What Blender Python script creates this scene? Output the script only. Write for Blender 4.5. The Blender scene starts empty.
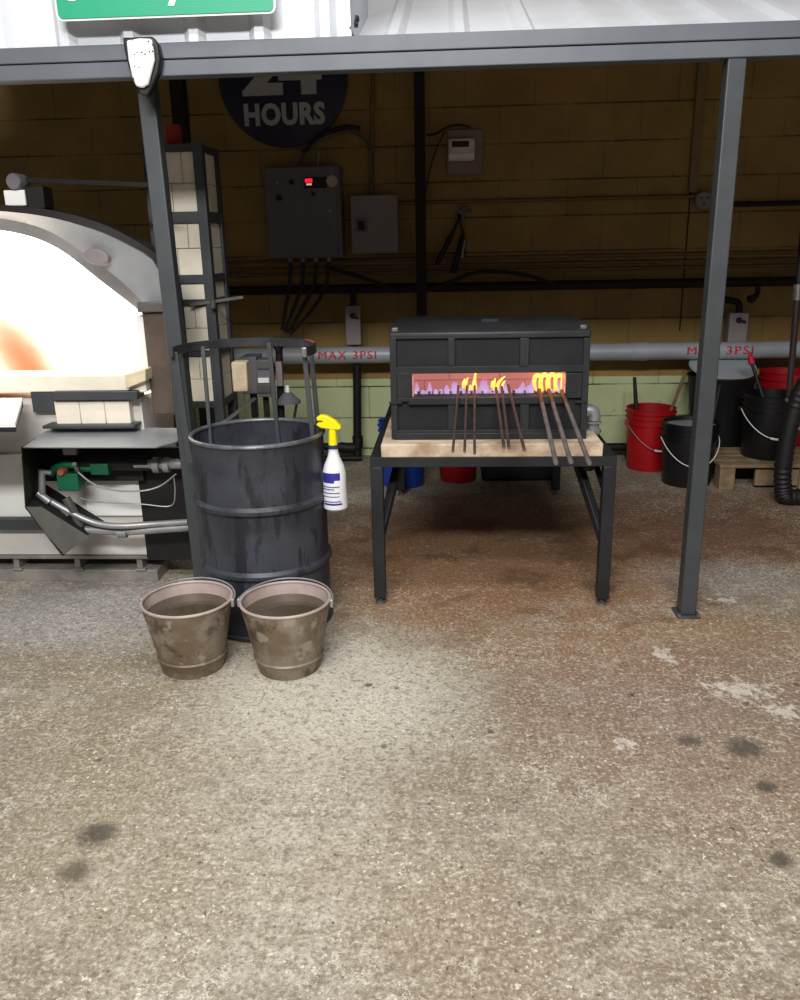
import bpy, bmesh, math, random
import numpy as np
from mathutils import Vector, Matrix
random.seed(7)
C = bpy.context.scene.collection
PI = math.pi

# ------------------------------------------------------------------ camera
F = 832.0
PITCH, ROLL, YAW = (math.radians(a) for a in (17.05, -1.162, -3.566))
CAM = np.array([0.0, 0.0, 1.32])
def _axes():
    cy, sy = math.cos(YAW), math.sin(YAW)
    f0 = np.array([sy, cy, 0]); r0 = np.array([cy, -sy, 0]); u0 = np.array([0, 0, 1.0])
    f1 = f0*math.cos(PITCH) - u0*math.sin(PITCH); u1 = u0*math.cos(PITCH) + f0*math.sin(PITCH)
    return r0*math.cos(ROLL) + u1*math.sin(ROLL), u1*math.cos(ROLL) - r0*math.sin(ROLL), f1
AX, AU, AF = _axes()
cam = bpy.data.cameras.new('camera'); cam_o = bpy.data.objects.new('camera', cam); C.objects.link(cam_o)
cam.sensor_fit = 'VERTICAL'; cam.sensor_height = 24.0; cam.lens = F/1000*24.0
cam.clip_start = 0.05
cam_o.matrix_world = Matrix(((AX[0], AU[0], -AF[0], CAM[0]), (AX[1], AU[1], -AF[1], CAM[1]),
                             (AX[2], AU[2], -AF[2], CAM[2]), (0, 0, 0, 1)))
bpy.context.scene.camera = cam_o
def ray(x, y): return AF*F + AX*(x-400) - AU*(y-500)
def W(x, y, Y):                      # the point seen at (x, y) on the vertical plane at depth Y
    d = ray(x, y); return Vector(CAM + d*(Y-CAM[1])/d[1])
def G(x, y, z=0.0):                  # the point seen at (x, y) at height z
    d = ray(x, y); return Vector(CAM + d*(z-CAM[2])/d[2])

# ------------------------------------------------------------------ light and exposure
sc = bpy.context.scene
sc.view_settings.view_transform = 'Standard'; sc.view_settings.look = 'None'
sc.view_settings.gamma = 1.0; sc.view_settings.use_curve_mapping = False
sc.view_settings.exposure = 0.0
wd = bpy.data.worlds.new('hall'); sc.world = wd; wd.use_nodes = True
wd.node_tree.nodes['Background'].inputs[0].default_value = (0.85, 0.9, 1.0, 1)
wd.node_tree.nodes['Background'].inputs[1].default_value = 0.062
def shop_light(x, y, z, power, sx=2.4, sy=0.3, col=(1, 0.98, 0.955), rx=0.0):
    l = bpy.data.lights.new('shop_light', 'AREA'); l.shape = 'RECTANGLE'; l.size = sx; l.size_y = sy
    l.energy = power; l.color = col
    o = bpy.data.objects.new('shop_light', l); o.location = (x, y, z); o.rotation_euler = (rx, 0, 0); C.objects.link(o)
shop_light(-0.4, -2.6, 4.2, 370, 3.2, 0.5, rx=math.radians(40))
shop_light(-0.6, -0.2, 4.1, 100, 2.4, 0.4, rx=math.radians(18))
shop_light(-0.3, 1.75, 3.9, 45, 2.4, 0.4)

# ------------------------------------------------------------------ materials
def lin(c):
    return tuple((v/255/12.92 if v/255 <= 0.04045 else ((v/255+0.055)/1.055)**2.4) for v in c)
class NT:
    def __init__(s, name):
        s.m = bpy.data.materials.new(name); s.m.use_nodes = True; s.t = s.m.node_tree
        s.b = s.t.nodes['Principled BSDF']
    def n(s, typ, **kw):
        nd = s.t.nodes.new(typ)
        for k, v in kw.items():
            if k.startswith('_'):
                key = k[1:]; key = int(key) if key.isdigit() else key.replace('_', ' ')
                s.put(nd.inputs[key], v)
            else: setattr(nd, k, v)
        return nd
    def put(s, sock, v):
        if isinstance(v, bpy.types.NodeSocket): s.t.links.new(v, sock)
        elif isinstance(v, bpy.types.Node): s.t.links.new(v.outputs[0], sock)
        else:
            if sock.type == 'RGBA' and len(v) == 3: v = (*v, 1)
            sock.default_value = v
    def math(s, op, a, b=0.0, clamp=False):
        nd = s.n('ShaderNodeMath', operation=op, use_clamp=clamp); s.put(nd.inputs[0], a); s.put(nd.inputs[1], b); return nd.outputs[0]
    def mix(s, f, a, b, blend='MIX'):
        nd = s.n('ShaderNodeMix', data_type='RGBA', blend_type=blend)
        s.put(nd.inputs[0], f); s.put(nd.inputs[6], a); s.put(nd.inputs[7], b); return nd.outputs[2]
    def noise(s, vec, scale, detail=3.0, rough=0.55):
        nd = s.n('ShaderNodeTexNoise', _Scale=scale, _Detail=detail, _Roughness=rough); s.put(nd.inputs['Vector'], vec); return nd.outputs[0]
    def step(s, v, lo, hi):
        nd = s.n('ShaderNodeMapRange', interpolation_type='SMOOTHSTEP'); s.put(nd.inputs[0], v)
        nd.inputs[1].default_value = lo; nd.inputs[2].default_value = hi; return nd.outputs[0]
    def pos(s): return s.n('ShaderNodeNewGeometry').outputs['Position']
    def obj(s): return s.n('ShaderNodeTexCoord').outputs['Object']
    def bump(s, h, strength=0.2, dist=0.01):
        nd = s.n('ShaderNodeBump', _Strength=strength, _Distance=dist); s.put(nd.inputs['Height'], h); s.put(s.b.inputs['Normal'], nd)
def mat(name, col, rough=0.6, metal=0.0, var=0.25, scale=9.0, col2=None, emis=0.0, bump=0.0, spec=0.5):
    k = NT(name); c = lin(col); p = k.obj()
    nz = k.noise(p, scale, 4.0, 0.6)
    dark = lin(col2) if col2 else tuple(v*(1-var) for v in c)
    k.put(k.b.inputs['Base Color'], k.mix(k.step(nz, 0.35, 0.68), c, dark))
    k.b.inputs['Roughness'].default_value = rough; k.b.inputs['Metallic'].default_value = metal
    k.b.inputs['Specular IOR Level'].default_value = spec
    if emis:
        k.put(k.b.inputs['Emission Color'], c); k.b.inputs['Emission Strength'].default_value = emis
    if bump: k.bump(k.noise(p, scale*6, 3.0), bump, 0.004)
    return k.m

def floor_material():
    k = NT('stained_concrete'); p = k.pos()
    sx = k.n('ShaderNodeSeparateXYZ', _0=p); X, Y = sx.outputs[0], sx.outputs[1]
    big = k.noise(p, 1.3, 4.0, 0.6); mid = k.noise(p, 7.0, 5.0, 0.7); fine = k.noise(p, 34.0, 5.0, 0.7); tiny = k.noise(p, 95.0, 4.0, 0.75)
    base = k.mix(k.step(mid, 0.38, 0.62), lin((126, 118, 106)), lin((164, 157, 144)))
    base = k.mix(k.step(big, 0.42, 0.62), base, lin((142, 129, 109)))
    base = k.mix(k.math('MULTIPLY', k.step(k.noise(p, 2.6, 5.0, 0.65), 0.50, 0.66), 0.45), base, lin((118, 105, 86)))
    def blob(cx, cy, rx, ry, soft=0.55, wob=0.5, src=None):
        a = k.math('DIVIDE', k.math('SUBTRACT', X, cx), rx); b = k.math('DIVIDE', k.math('SUBTRACT', Y, cy), ry)
        d = k.math('SQRT', k.math('ADD', k.math('MULTIPLY', a, a), k.math('MULTIPLY', b, b)))
        d = k.math('ADD', d, k.math('MULTIPLY', k.math('SUBTRACT', src or mid, 0.5), wob*2))
        return k.math('SUBTRACT', 1.0, k.step(d, 1-soft, 1+soft*0.5))
    def lay(m, amount, c):
        nonlocal base
        base = k.mix(k.math('MULTIPLY', m, amount), base, lin(c))
    lay(blob(0.25, 3.5, 1.05, 1.0), 0.9, (142, 104, 72))          # rusty brown under the furnace table
    lay(blob(1.25, 3.9, 0.9, 0.75), 0.85, (118, 84, 60))
    lay(blob(0.95, 2.55, 0.9, 0.3), 0.6, (152, 118, 82))
    lay(blob(0.72, 2.15, 0.6, 0.5), 0.65, (138, 108, 94))            # reddish patch near the right post
    lay(blob(1.15, 2.1, 0.5, 0.6), 0.45, (130, 112, 96))
    lay(blob(0.4, 1.6, 0.9, 0.6), 0.35, (144, 126, 102))
    lay(blob(0.0, 4.95, 3.0, 0.42), 0.75, (118, 110, 98))             # bare grey strip along the wall
    lay(blob(1.12, 3.2, 0.36, 0.24, 0.7), 0.7, (150, 144, 142))       # dried puddle
    lay(blob(-0.36, 2.3, 0.42, 0.45, 0.6), 0.75, (204, 199, 184))       # pale ground patch by the pails
    lay(blob(-0.5, 1.55, 0.5, 0.45, 0.7), 0.4, (186, 180, 164))
    lay(blob(-1.4, 2.85, 0.6, 0.35), 0.7, (158, 158, 158))
    lay(blob(-0.85, 1.45, 0.45, 0.45), 0.4, (134, 120, 94))
    # worn grain, pale aggregate, dark specks and drips
    base = k.mix(k.math('MULTIPLY', k.step(fine, 0.50, 0.64), 0.6), base, lin((116, 100, 80)))
    base = k.mix(k.math('MULTIPLY', k.step(fine, 0.46, 0.34), 0.5), base, lin((206, 198, 178)))
    base = k.mix(k.math('MULTIPLY', k.step(tiny, 0.51, 0.63), 0.65), base, lin((96, 87, 74)))
    base = k.mix(k.math('MULTIPLY', k.step(tiny, 0.47, 0.36), 0.55), base, lin((206, 200, 186)))
    chip = k.math('MULTIPLY', k.step(k.noise(p, 70.0, 3.0, 0.6), 0.60, 0.66), k.step(k.noise(p, 4.5, 3.0), 0.38, 0.62))
    base = k.mix(k.math('MULTIPLY', chip, 0.75), base, lin((226, 219, 200)))
    ridg = k.math('ABSOLUTE', k.math('SUBTRACT', k.noise(p, 14.0, 4.0, 0.7), 0.5))
    flakes = k.math('MULTIPLY', k.step(ridg, 0.012, 0.004), k.step(k.noise(p, 3.1, 3.0), 0.50, 0.62))
    base = k.mix(k.math('MULTIPLY', flakes, 0.6), base, lin((226, 220, 204)))
    v = k.n('ShaderNodeTexVoronoi', _Scale=7.5, _Randomness=1.0); k.put(v.inputs['Vector'], p)
    spot = k.math('MULTIPLY', k.step(k.math('ADD', v.outputs['Distance'], k.math('MULTIPLY', k.math('SUBTRACT', fine, 0.5), 0.22)), 0.10, 0.05),
                  k.step(k.n('ShaderNodeSeparateColor', _0=v.outputs['Color']).outputs[0], 0.35, 0.6))
    base = k.mix(k.math('MULTIPLY', spot, 0.7), base, lin((72, 64, 56)))
    dk = k.step(k.noise(p, 60.0, 2.0, 0.5), 0.68, 0.73)
    base = k.mix(k.math('MULTIPLY', dk, 0.75), base, lin((60, 52, 46)))
    lay(blob(0.2, 3.45, 0.85, 0.75, 0.8), 0.42, (126, 84, 48)); lay(blob(1.2, 3.75, 0.5, 0.4, 0.6, 1.0), 0.5, (96, 62, 44)); lay(blob(1.9, 3.5, 0.5, 0.3, 0.6, 1.0), 0.5, (92, 64, 48))
    lay(k.math('MULTIPLY', blob(0.3, 3.4, 1.1, 0.9, 0.6), k.step(k.noise(p, 3.6, 4.0, 0.6), 0.52, 0.62)), 0.5, (84, 58, 40))
    for (px, py, r, c) in ((97, 834, 0.05, (70, 62, 56)), (75, 872, 0.04, (88, 78, 66)), (745, 748, 0.055, (74, 68, 62)), (766, 787, 0.03, (74, 68, 62)), (690, 741, 0.035, (82, 74, 68)), (782, 860, 0.03, (70, 64, 58)), (368, 685, 0.014, (74, 70, 66)), (632, 695, 0.012, (60, 54, 50))):
        g = G(px, py); lay(blob(g.x, g.y, r, r*0.9, 0.6, 1.2, fine), 0.85, c)
    for (px, py, rx, ry) in ((625, 743, 0.025, 0.03), (740, 690, 0.09, 0.05), (665, 656, 0.03, 0.05), (726, 600, 0.05, 0.02), (785, 712, 0.05, 0.04)):
        g = G(px, py); lay(blob(g.x, g.y, rx, ry, 0.8, 3.4, fine), 0.6, (216, 210, 200))
    k.put(k.b.inputs['Base Color'], base)
    k.put(k.b.inputs['Roughness'], k.math('ADD', 0.5, k.math('MULTIPLY', mid, 0.35)))
    k.b.inputs['Specular IOR Level'].default_value = 0.35
    k.bump(k.math('ADD', fine, k.math('MULTIPLY', tiny, 0.6)), 0.5, 0.008)
    return k.m
def wall_material():
    k = NT('painted_block'); p = k.pos()
    sx = k.n('ShaderNodeSeparateXYZ', _0=p)
    vec = k.n('ShaderNodeCombineXYZ', _0=k.math('ADD', sx.outputs[0], 0.11), _1=k.math('SUBTRACT', sx.outputs[2], 0.048))
    nz = k.noise(p, 3.0, 4.0, 0.6); fn = k.noise(p, 40.0, 3.0, 0.6)
    br = k.n('ShaderNodeTexBrick', offset=0.5, _Scale=1.0, _Mortar_Size=0.0052, _Mortar_Smooth=0.35, _Brick_Width=0.406, _Row_Height=0.203, _Bias=0.0)
    k.put(br.inputs['Vector'], vec.outputs[0])
    up = k.mix(k.step(nz, 0.3, 0.7), lin((158, 128, 66)), lin((136, 108, 54)))
    up = k.mix(k.math('MULTIPLY', k.step(k.noise(p, 1.1, 3.0), 0.45, 0.65), 0.4), up, lin((136, 96, 50)))
    lo = k.mix(k.step(nz, 0.3, 0.7), lin((198, 206, 158)), lin((184, 194, 148)))
    zz = k.math('ADD', sx.outputs[2], k.math('MULTIPLY', k.math('SUBTRACT', fn, 0.5), 0.008))
    c = k.mix(k.step(zz, 0.500, 0.506), lo, up)
    rowd = k.math('ABSOLUTE', k.math('SUBTRACT', k.math('FRACT', k.math('DIVIDE', k.math('SUBTRACT', sx.outputs[2], 0.048), 0.203)), 0.5))
    isrow = k.math('ADD', 0.3, k.math('MULTIPLY', k.step(rowd, 0.45, 0.47), 0.7))
    mort = k.math('MULTIPLY', k.math('MULTIPLY', br.outputs['Fac'], isrow), k.math('ADD', 0.25, k.step(nz, 0.35, 0.65)), clamp=True)
    c = k.mix(k.math('MULTIPLY', mort, 0.9), c, lin((58, 48, 30)))
    c = k.mix(k.math('MULTIPLY', k.step(k.noise(p, 14.0, 3.0), 0.66, 0.74), 0.35), c, lin((92, 72, 44)))

    k.put(k.b.inputs['Base Color'], c); k.b.inputs['Roughness'].default_value = 0.6
    k.bump(k.math('SUBTRACT', k.math('MULTIPLY', fn, 0.2), br.outputs['Fac']), 0.5, 0.006)
    return k.m
def hot_material():
    k = NT('glowing_refractory'); p = k.pos(); sx = k.n('ShaderNodeSeparateXYZ', _0=p)
    wob = k.math('MULTIPLY', k.math('SUBTRACT', k.noise(p, 5.0, 3.0), 0.5), 0.12)
    # cooler orange band low in the chamber beside the burner port
    u = k.math('ADD', k.math('SUBTRACT', sx.outputs[0], HOTX), k.math('MULTIPLY', k.math('SUBTRACT', sx.outputs[2], 0.85), 0.45))
    u = k.math('ADD', u, wob)
    m = k.math('MULTIPLY', k.step(k.math('ABSOLUTE', u), 0.24, 0.0), k.step(sx.outputs[2], 1.28, 0.86))
    c = k.mix(m, (1.0, 0.93, 0.80), (1.0, 0.28, 0.075))
    s = k.math('MULTIPLY', 5.5, k.math('POWER', 0.15, m))
    k.put(k.b.inputs['Base Color'], (0.06, 0.05, 0.04)); k.put(k.b.inputs['Emission Color'], c); k.put(k.b.inputs['Emission Strength'], s)
    return k.m
def flame_material(name, base, tip, strength, thick):
    k = NT(name); k.t.nodes.remove(k.b)
    lw = k.n('ShaderNodeLayerWeight', _Blend=0.5)
    e = k.n('ShaderNodeEmission'); tr = k.n('ShaderNodeBsdfTransparent')
    g = k.n('ShaderNodeSeparateXYZ', _0=k.n('ShaderNodeTexCoord').outputs['Generated'])
    k.put(e.inputs[0], k.mix(g.outputs[2], base, tip)); e.inputs[1].default_value = strength
    mx = k.n('ShaderNodeMixShader'); k.put(mx.inputs[0], k.math('MULTIPLY', k.math('SUBTRACT', 1.0, k.math('MULTIPLY', lw.outputs['Facing'], 0.8)), thick))
    k.t.links.new(tr.outputs[0], mx.inputs[1]); k.t.links.new(e.outputs[0], mx.inputs[2])
    k.t.links.new(mx.outputs[0], k.t.nodes['Material Output'].inputs[0])
    return k.m

M_floor = floor_material(); M_wall = wall_material()
M_beam = mat('beam_grey_paint', (94, 99, 106), 0.5, 0.2, 0.15, 4)
M_post = mat('dark_grey_paint', (68, 72, 75), 0.5, 0.2, 0.2, 5)
M_blacksteel = mat('black_steel', (44, 45, 48), 0.5, 0.35, 0.35, 7)
M_furn = mat('furnace_black', (43, 45, 49), 0.5, 0.3, 0.35, 6, bump=0.1)
M_panel = mat('furnace_panel_black', (28, 30, 34), 0.55, 0.3, 0.35, 6)
_k = NT('drum_paint'); _p = _k.pos(); _mp = _k.n('ShaderNodeMapping'); _mp.inputs['Scale'].default_value = (1, 1, 0.22); _k.put(_mp.inputs['Vector'], _p)
_c = _k.mix(_k.step(_k.noise(_p, 5.0, 4.0, 0.6), 0.35, 0.65), lin((66, 69, 78)), lin((48, 50, 58)))
_c = _k.mix(_k.math('MULTIPLY', _k.step(_k.noise(_mp.outputs[0], 22.0, 4.0, 0.65), 0.53, 0.62), 0.7), _c, lin((28, 28, 32)))
_k.put(_k.b.inputs['Base Color'], _c); _k.b.inputs['Metallic'].default_value = 0.2; _k.b.inputs['Roughness'].default_value = 0.45; M_drum = _k.m
M_dark = mat('dark_rubber', (18, 17, 19), 0.6, 0.0, 0.3, 8)
M_darkpipe = mat('dark_iron_pipe', (24, 19, 18), 0.6, 0.3, 0.3, 8)
M_bareedge = mat('bare_steel', (168, 168, 168), 0.35, 0.8, 0.3, 20)
M_galv = mat('galvanized_steel', (165, 166, 166), 0.45, 0.55, 0.2, 12)
M_sheet = mat('grey_sheet_metal', (160, 163, 168), 0.45, 0.35, 0.15, 5)
M_sheetdark = mat('worn_sheet_metal', (105, 103, 100), 0.55, 0.4, 0.3, 7)
M_roof = mat('white_corrugated_metal', (214, 218, 224), 0.45, 0.1, 0.1, 2.5)
M_white = mat('white_paint', (232, 232, 230), 0.55, 0.0, 0.08, 6)
M_brick = mat('white_firebrick', (236, 228, 210), 0.9, 0.0, 0.12, 9, bump=0.1)
M_brickwarm = mat('cream_firebrick', (222, 205, 172), 0.9, 0.0, 0.2, 12, bump=0.1)
M_hearth = mat('scorched_firebrick', (206, 190, 166), 0.9, 0.0, 0.3, 10, col2=(158, 132, 106), bump=0.15)
M_joint = mat('dark_joint', (96, 84, 66), 0.9)
M_green = mat('green_sign_face', (12, 150, 112), 0.45, 0.0, 0.06, 3)
M_navy = mat('navy_sign_face', (22, 19, 54), 0.5, 0.0, 0.15, 4)
M_signtext = mat('pale_letter', (188, 186, 190), 0.5, 0.0, 0.08, 8)
M_ebox = mat('enclosure_grey', (108, 106, 112), 0.5, 0.1, 0.1, 5)
M_ebox2 = mat('enclosure_light_grey', (138, 130, 130), 0.5, 0.1, 0.1, 5)
M_red = mat('red_plastic', (168, 14, 24), 0.4, 0.0, 0.15, 5)
M_blue = mat('blue_plastic', (24, 72, 178), 0.4, 0.0, 0.15, 5)
M_black = mat('black_plastic', (20, 20, 23), 0.4, 0.0, 0.3, 6)
M_yellow = mat('yellow_plastic', (246, 222, 12), 0.4, 0.0, 0.05, 5)
M_bottle = mat('white_plastic', (226, 226, 230), 0.4, 0.0, 0.05, 5)
M_label = mat('blue_print', (44, 46, 140), 0.5, 0.0, 0.1, 5)
M_collar = mat('navy_plastic', (36, 52, 110), 0.45)
M_pvc = mat('grey_pipe_paint', (162, 168, 174), 0.45, 0.1, 0.12, 7)
M_redpaint = mat('red_stencil_paint', (206, 24, 58), 0.6, 0.0, 0.3, 30)
M_wood = mat('pallet_wood', (144, 122, 92), 0.85, 0.0, 0.35, 14, bump=0.2)
M_handle = mat('handle_wood', (128, 100, 70), 0.7, 0.0, 0.3, 14)
_k = NT('rusty_pail'); _p = _k.pos()
_c = _k.mix(_k.step(_k.noise(_p, 9.0, 4.0, 0.65), 0.40, 0.60), lin((138, 126, 112)), lin((112, 96, 78)))
_c = _k.mix(_k.math('MULTIPLY', _k.step(_k.noise(_p, 7.0, 5.0, 0.7), 0.54, 0.62), 0.75), _c, lin((72, 62, 52)))
_c = _k.mix(_k.math('MULTIPLY', _k.step(_k.noise(_p, 16.0, 4.0, 0.65), 0.58, 0.66), 0.7), _c, lin((164, 152, 138)))
_k.put(_k.b.inputs['Base Color'], _c); _k.b.inputs['Metallic'].default_value = 0.3; _k.b.inputs['Roughness'].default_value = 0.55
_k.bump(_k.noise(_p, 40.0, 3.0), 0.2, 0.004); M_pail = _k.m
M_pailrim = mat('pail_rim', (184, 166, 160), 0.5, 0.25, 0.2, 14)
M_rod = mat('oxidised_rod', (98, 82, 76), 0.45, 0.5, 0.3, 30)
M_rodhot = mat('heat_browned_rod', (118, 82, 64), 0.5, 0.4, 0.3, 30)
M_rodlight = mat('steel_rod', (134, 128, 126), 0.4, 0.5, 0.3, 30)
M_valve = mat('valve_green', (14, 100, 66), 0.45, 0.1, 0.2, 10)
M_bulb = mat('copper_cap', (190, 110, 80), 0.5, 0.3)
M_pink = NT('glowing_brick').m
_k = NT('warm_lining'); _p = _k.pos(); _sx = _k.n('ShaderNodeSeparateXYZ', _0=_p)
_br = _k.n('ShaderNodeTexBrick', _Scale=1.0, _Mortar_Size=0.002, _Brick_Width=0.19, _Row_Height=0.055, _Color1=(0.66, 0.29, 0.24, 1), _Color2=(0.60, 0.25, 0.22, 1), _Mortar=(0.36, 0.15, 0.14, 1))
_k.put(_br.inputs['Vector'], _k.n('ShaderNodeCombineXYZ', _0=_sx.outputs[0], _1=_sx.outputs[2]).outputs[0])
_k.put(_k.b.inputs['Base Color'], _br.outputs['Color']); _k.put(_k.b.inputs['Emission Color'], _br.outputs['Color']); _k.b.inputs['Emission Strength'].default_value = 0.42
M_lining = _k.m
M_flameY = flame_material('yellow_flame', (1.0, 0.30, 0.02, 1), (1.0, 0.66, 0.10, 1), 2.6, 0.95)
M_flameV = flame_material('violet_flame', (0.75, 0.62, 1.0, 1), (0.62, 0.30, 0.62, 1), 0.95, 0.6)
M_led = mat('red_led', (255, 30, 50), 0.5, 0, 0.0, 5, emis=1.6)
M_ledw = mat('pale_led', (255, 190, 170), 0.5, 0, 0.0, 5, emis=0.9)
M_screen = mat('black_screen', (10, 10, 12), 0.3)
M_water = mat('murky_water', (78, 66, 54), 0.12, 0.0, 0.3, 6)
M_greywater = mat('grey_slurry', (150, 150, 150), 0.4, 0.0, 0.2, 20)
M_cable = mat('grey_cable', (92, 84, 78), 0.5)
M_conduit = mat('painted_conduit', (122, 96, 62), 0.45, 0.3, 0.2, 6)

# ------------------------------------------------------------------ mesh helpers (world coordinates)
class MB:
    def __init__(s): s.bm = bmesh.new()
    def box(s, a, b):
        x0, x1 = sorted((a[0], b[0])); y0, y1 = sorted((a[1], b[1])); z0, z1 = sorted((a[2], b[2]))
        v = [s.bm.verts.new(c) for c in ((x0,y0,z0),(x1,y0,z0),(x1,y1,z0),(x0,y1,z0),(x0,y0,z1),(x1,y0,z1),(x1,y1,z1),(x0,y1,z1))]
        for f in ((3,2,1,0),(4,5,6,7),(0,1,5,4),(1,2,6,5),(2,3,7,6),(3,0,4,7)): s.bm.faces.new([v[i] for i in f])
        return s
    def prism(s, pts, off):                 # polygon swept by a vector
        off = Vector(off); a = [s.bm.verts.new(Vector(p)) for p in pts]; b = [s.bm.verts.new(Vector(p)+off) for p in pts]
        s.bm.faces.new(a); s.bm.faces.new(b[::-1]); n = len(pts)
        for i in range(n): s.bm.faces.new((a[i], b[i], b[(i+1)%n], a[(i+1)%n]))
        return s
    def bar(s, p, q, w, h=None, up=(0,0,1)):  # rectangular bar from p to q
        p, q = Vector(p), Vector(q); h = h or w; d = (q-p).normalized(); u = Vector(up)
        if abs(d.dot(u)) > 0.95: u = Vector((0,1,0))
        r = d.cross(u).normalized(); u = r.cross(d)
        return s.prism([p+r*sx*w/2+u*sz*h/2 for sx, sz in ((-1,-1),(1,-1),(1,1),(-1,1))], q-p)
    def tube(s, pts, r, n=12, cap=True):
        pts = [Vector(p) for p in pts]; rings = []; rad = r if isinstance(r, (list, tuple)) else [r]*len(pts)
        ref = None
        for i, p in enumerate(pts):
            d = (pts[min(i+1, len(pts)-1)] - pts[max(i-1, 0)]).normalized()
            if ref is None: ref = Vector((0,0,1)) if abs(d.z) < 0.9 else Vector((1,0,0))
            u = (ref - d*ref.dot(d)).normalized(); w = d.cross(u); ref = u
            rings.append([s.bm.verts.new(p + (u*math.cos(2*PI*j/n) + w*math.sin(2*PI*j/n))*rad[i]) for j in range(n)])
        for a, b in zip(rings, rings[1:]):
            for j in range(n): s.bm.faces.new((a[j], a[(j+1)%n], b[(j+1)%n], b[j]))
        if cap: s.bm.faces.new(rings[0][::-1]); s.bm.faces.new(rings[-1])
        return s
    def lathe(s, c, prof, n=48, axis='z', closed=False):  # prof: (radius, height); axis points up
        c = Vector(c); rings = []
        for r, h in prof:
            ring = []
            for j in range(n if r > 1e-6 else 1):
                a = 2*PI*j/n; x, y = r*math.cos(a), r*math.sin(a)
                ring.append(s.bm.verts.new(c + (Vector((x, y, h)) if axis == 'z' else Vector((x, -h, y)) if axis == 'y' else Vector((h, x, y)))))
            rings.append(ring)
        pairs = list(zip(rings, rings[1:])) + ([(rings[-1], rings[0])] if closed else [])
        for a, b in pairs:
            for j in range(n):
                q = [a[j % len(a)], a[(j+1) % len(a)], b[(j+1) % len(b)], b[j % len(b)]]
                q = list(dict.fromkeys(q))
                if len(q) > 2: s.bm.faces.new(q)
        return s
    def sheet(s, rows, thick):               # grid of points, solidified along +Y
        o = Vector((0, thick, 0)) if not isinstance(thick, (tuple, Vector)) else Vector(thick)
        A = [[s.bm.verts.new(Vector(p)) for p in r] for r in rows]; B = [[s.bm.verts.new(Vector(p)+o) for p in r] for r in rows]
        R, K = len(rows), len(rows[0])
        for i in range(R-1):
            for j in range(K-1):
                s.bm.faces.new((A[i][j], A[i][j+1], A[i+1][j+1], A[i+1][j])); s.bm.faces.new((B[i][j], B[i+1][j], B[i+1][j+1], B[i][j+1]))
        edge = [(0, j) for j in range(K)] + [(i, K-1) for i in range(1, R)] + [(R-1, j) for j in range(K-2, -1, -1)] + [(i, 0) for i in range(R-2, 0, -1)]
        for (i, j), (k, l) in zip(edge, edge[1:]+edge[:1]): s.bm.faces.new((A[i][j], B[i][j], B[k][l], A[k][l]))
        return s
    def mesh(s, m): # add an existing mesh datablock
        s.bm.from_mesh(m); return s
def spline(pts, k=8):
    P = [Vector(p) for p in pts]; out = []
    for i in range(len(P)-1):
        a, b, c, d = P[max(i-1,0)], P[i], P[i+1], P[min(i+2,len(P)-1)]
        for j in range(k):
            t = j/k; out.append(0.5*((2*b)+(c-a)*t+(2*a-5*b+4*c-d)*t*t+(3*b-a-3*c+d)*t**3))
    return out + [P[-1]]
BASE = {}
def finish(o, label, cat, group=None, kind=None):
    if label: o['label'] = label
    if cat: o['category'] = cat
    if group: o['group'] = group
    if kind: o['kind'] = kind
    return o
def thing(name, label, cat, loc, group=None):
    o = bpy.data.objects.new(name, None); C.objects.link(o); o.location = Vector(loc); o.empty_display_size = 0.05
    BASE[o.name] = Vector(loc); return finish(o, label, cat, group)
def obj(name, mb, m, parent=None, label=None, cat=None, group=None, kind=None, bevel=0.0, smooth=True, seg=2):
    bm = mb.bm; bmesh.ops.recalc_face_normals(bm, faces=bm.faces)
    co = [v.co for v in bm.verts]
    if parent is not None: base = BASE[parent.name]
    else: base = Vector(((min(c.x for c in co)+max(c.x for c in co))/2, (min(c.y for c in co)+max(c.y for c in co))/2, min(c.z for c in co)))
    bmesh.ops.translate(bm, verts=bm.verts, vec=-base)
    me = bpy.data.meshes.new(name); bm.to_mesh(me); bm.free(); me.materials.append(m)
    o = bpy.data.objects.new(name, me); C.objects.link(o)
    if parent is not None: o.parent = parent; BASE[o.name] = base
    else: o.location = base; BASE[o.name] = base
    if smooth:
        for p in me.polygons: p.use_smooth = True
        me.set_sharp_from_angle(angle=math.radians(35))
    if bevel:
        b = o.modifiers.new('bevel', 'BEVEL'); b.width = bevel; b.segments = seg; b.limit_method = 'ANGLE'; b.angle_limit = math.radians(40)
    return finish(o, label, cat, group, kind)
def part_label(o, l): o['label'] = l; return o
def text_bm(body, height, offset=0.0, extrude=0.001, sx=1.0, spacing=1.0):
    cu = bpy.data.curves.new('lettering', 'FONT'); cu.body = body; cu.size = 1.0; cu.offset = offset; cu.extrude = extrude/height
    cu.align_x = 'CENTER'; cu.space_character = spacing; cu.resolution_u = 3
    o = bpy.data.objects.new('lettering', cu); C.objects.link(o)
    dg = bpy.context.evaluated_depsgraph_get(); dg.update()
    me = bpy.data.meshes.new_from_object(o.evaluated_get(dg)); bpy.data.objects.remove(o)
    mb = MB(); mb.mesh(me); bpy.data.meshes.remove(me); bpy.data.curves.remove(cu)
    ys = [v.co.y for v in mb.bm.verts]; xs = [v.co.x for v in mb.bm.verts]; y0, y1 = min(ys), max(ys); xm = (min(xs)+max(xs))/2
    k = height/(y1-y0)
    for v in mb.bm.verts: v.co = Vector(((v.co.x-xm)*k*sx, (v.co.y-y0)*k, v.co.z*height))
    return mb
def stand_text(mb, c):      # upright lettering facing -Y with its bottom centre at c
    for v in mb.bm.verts: v.co = Vector((c[0]+v.co.x, c[1]-v.co.z, c[2]+v.co.y))
    return mb
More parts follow.
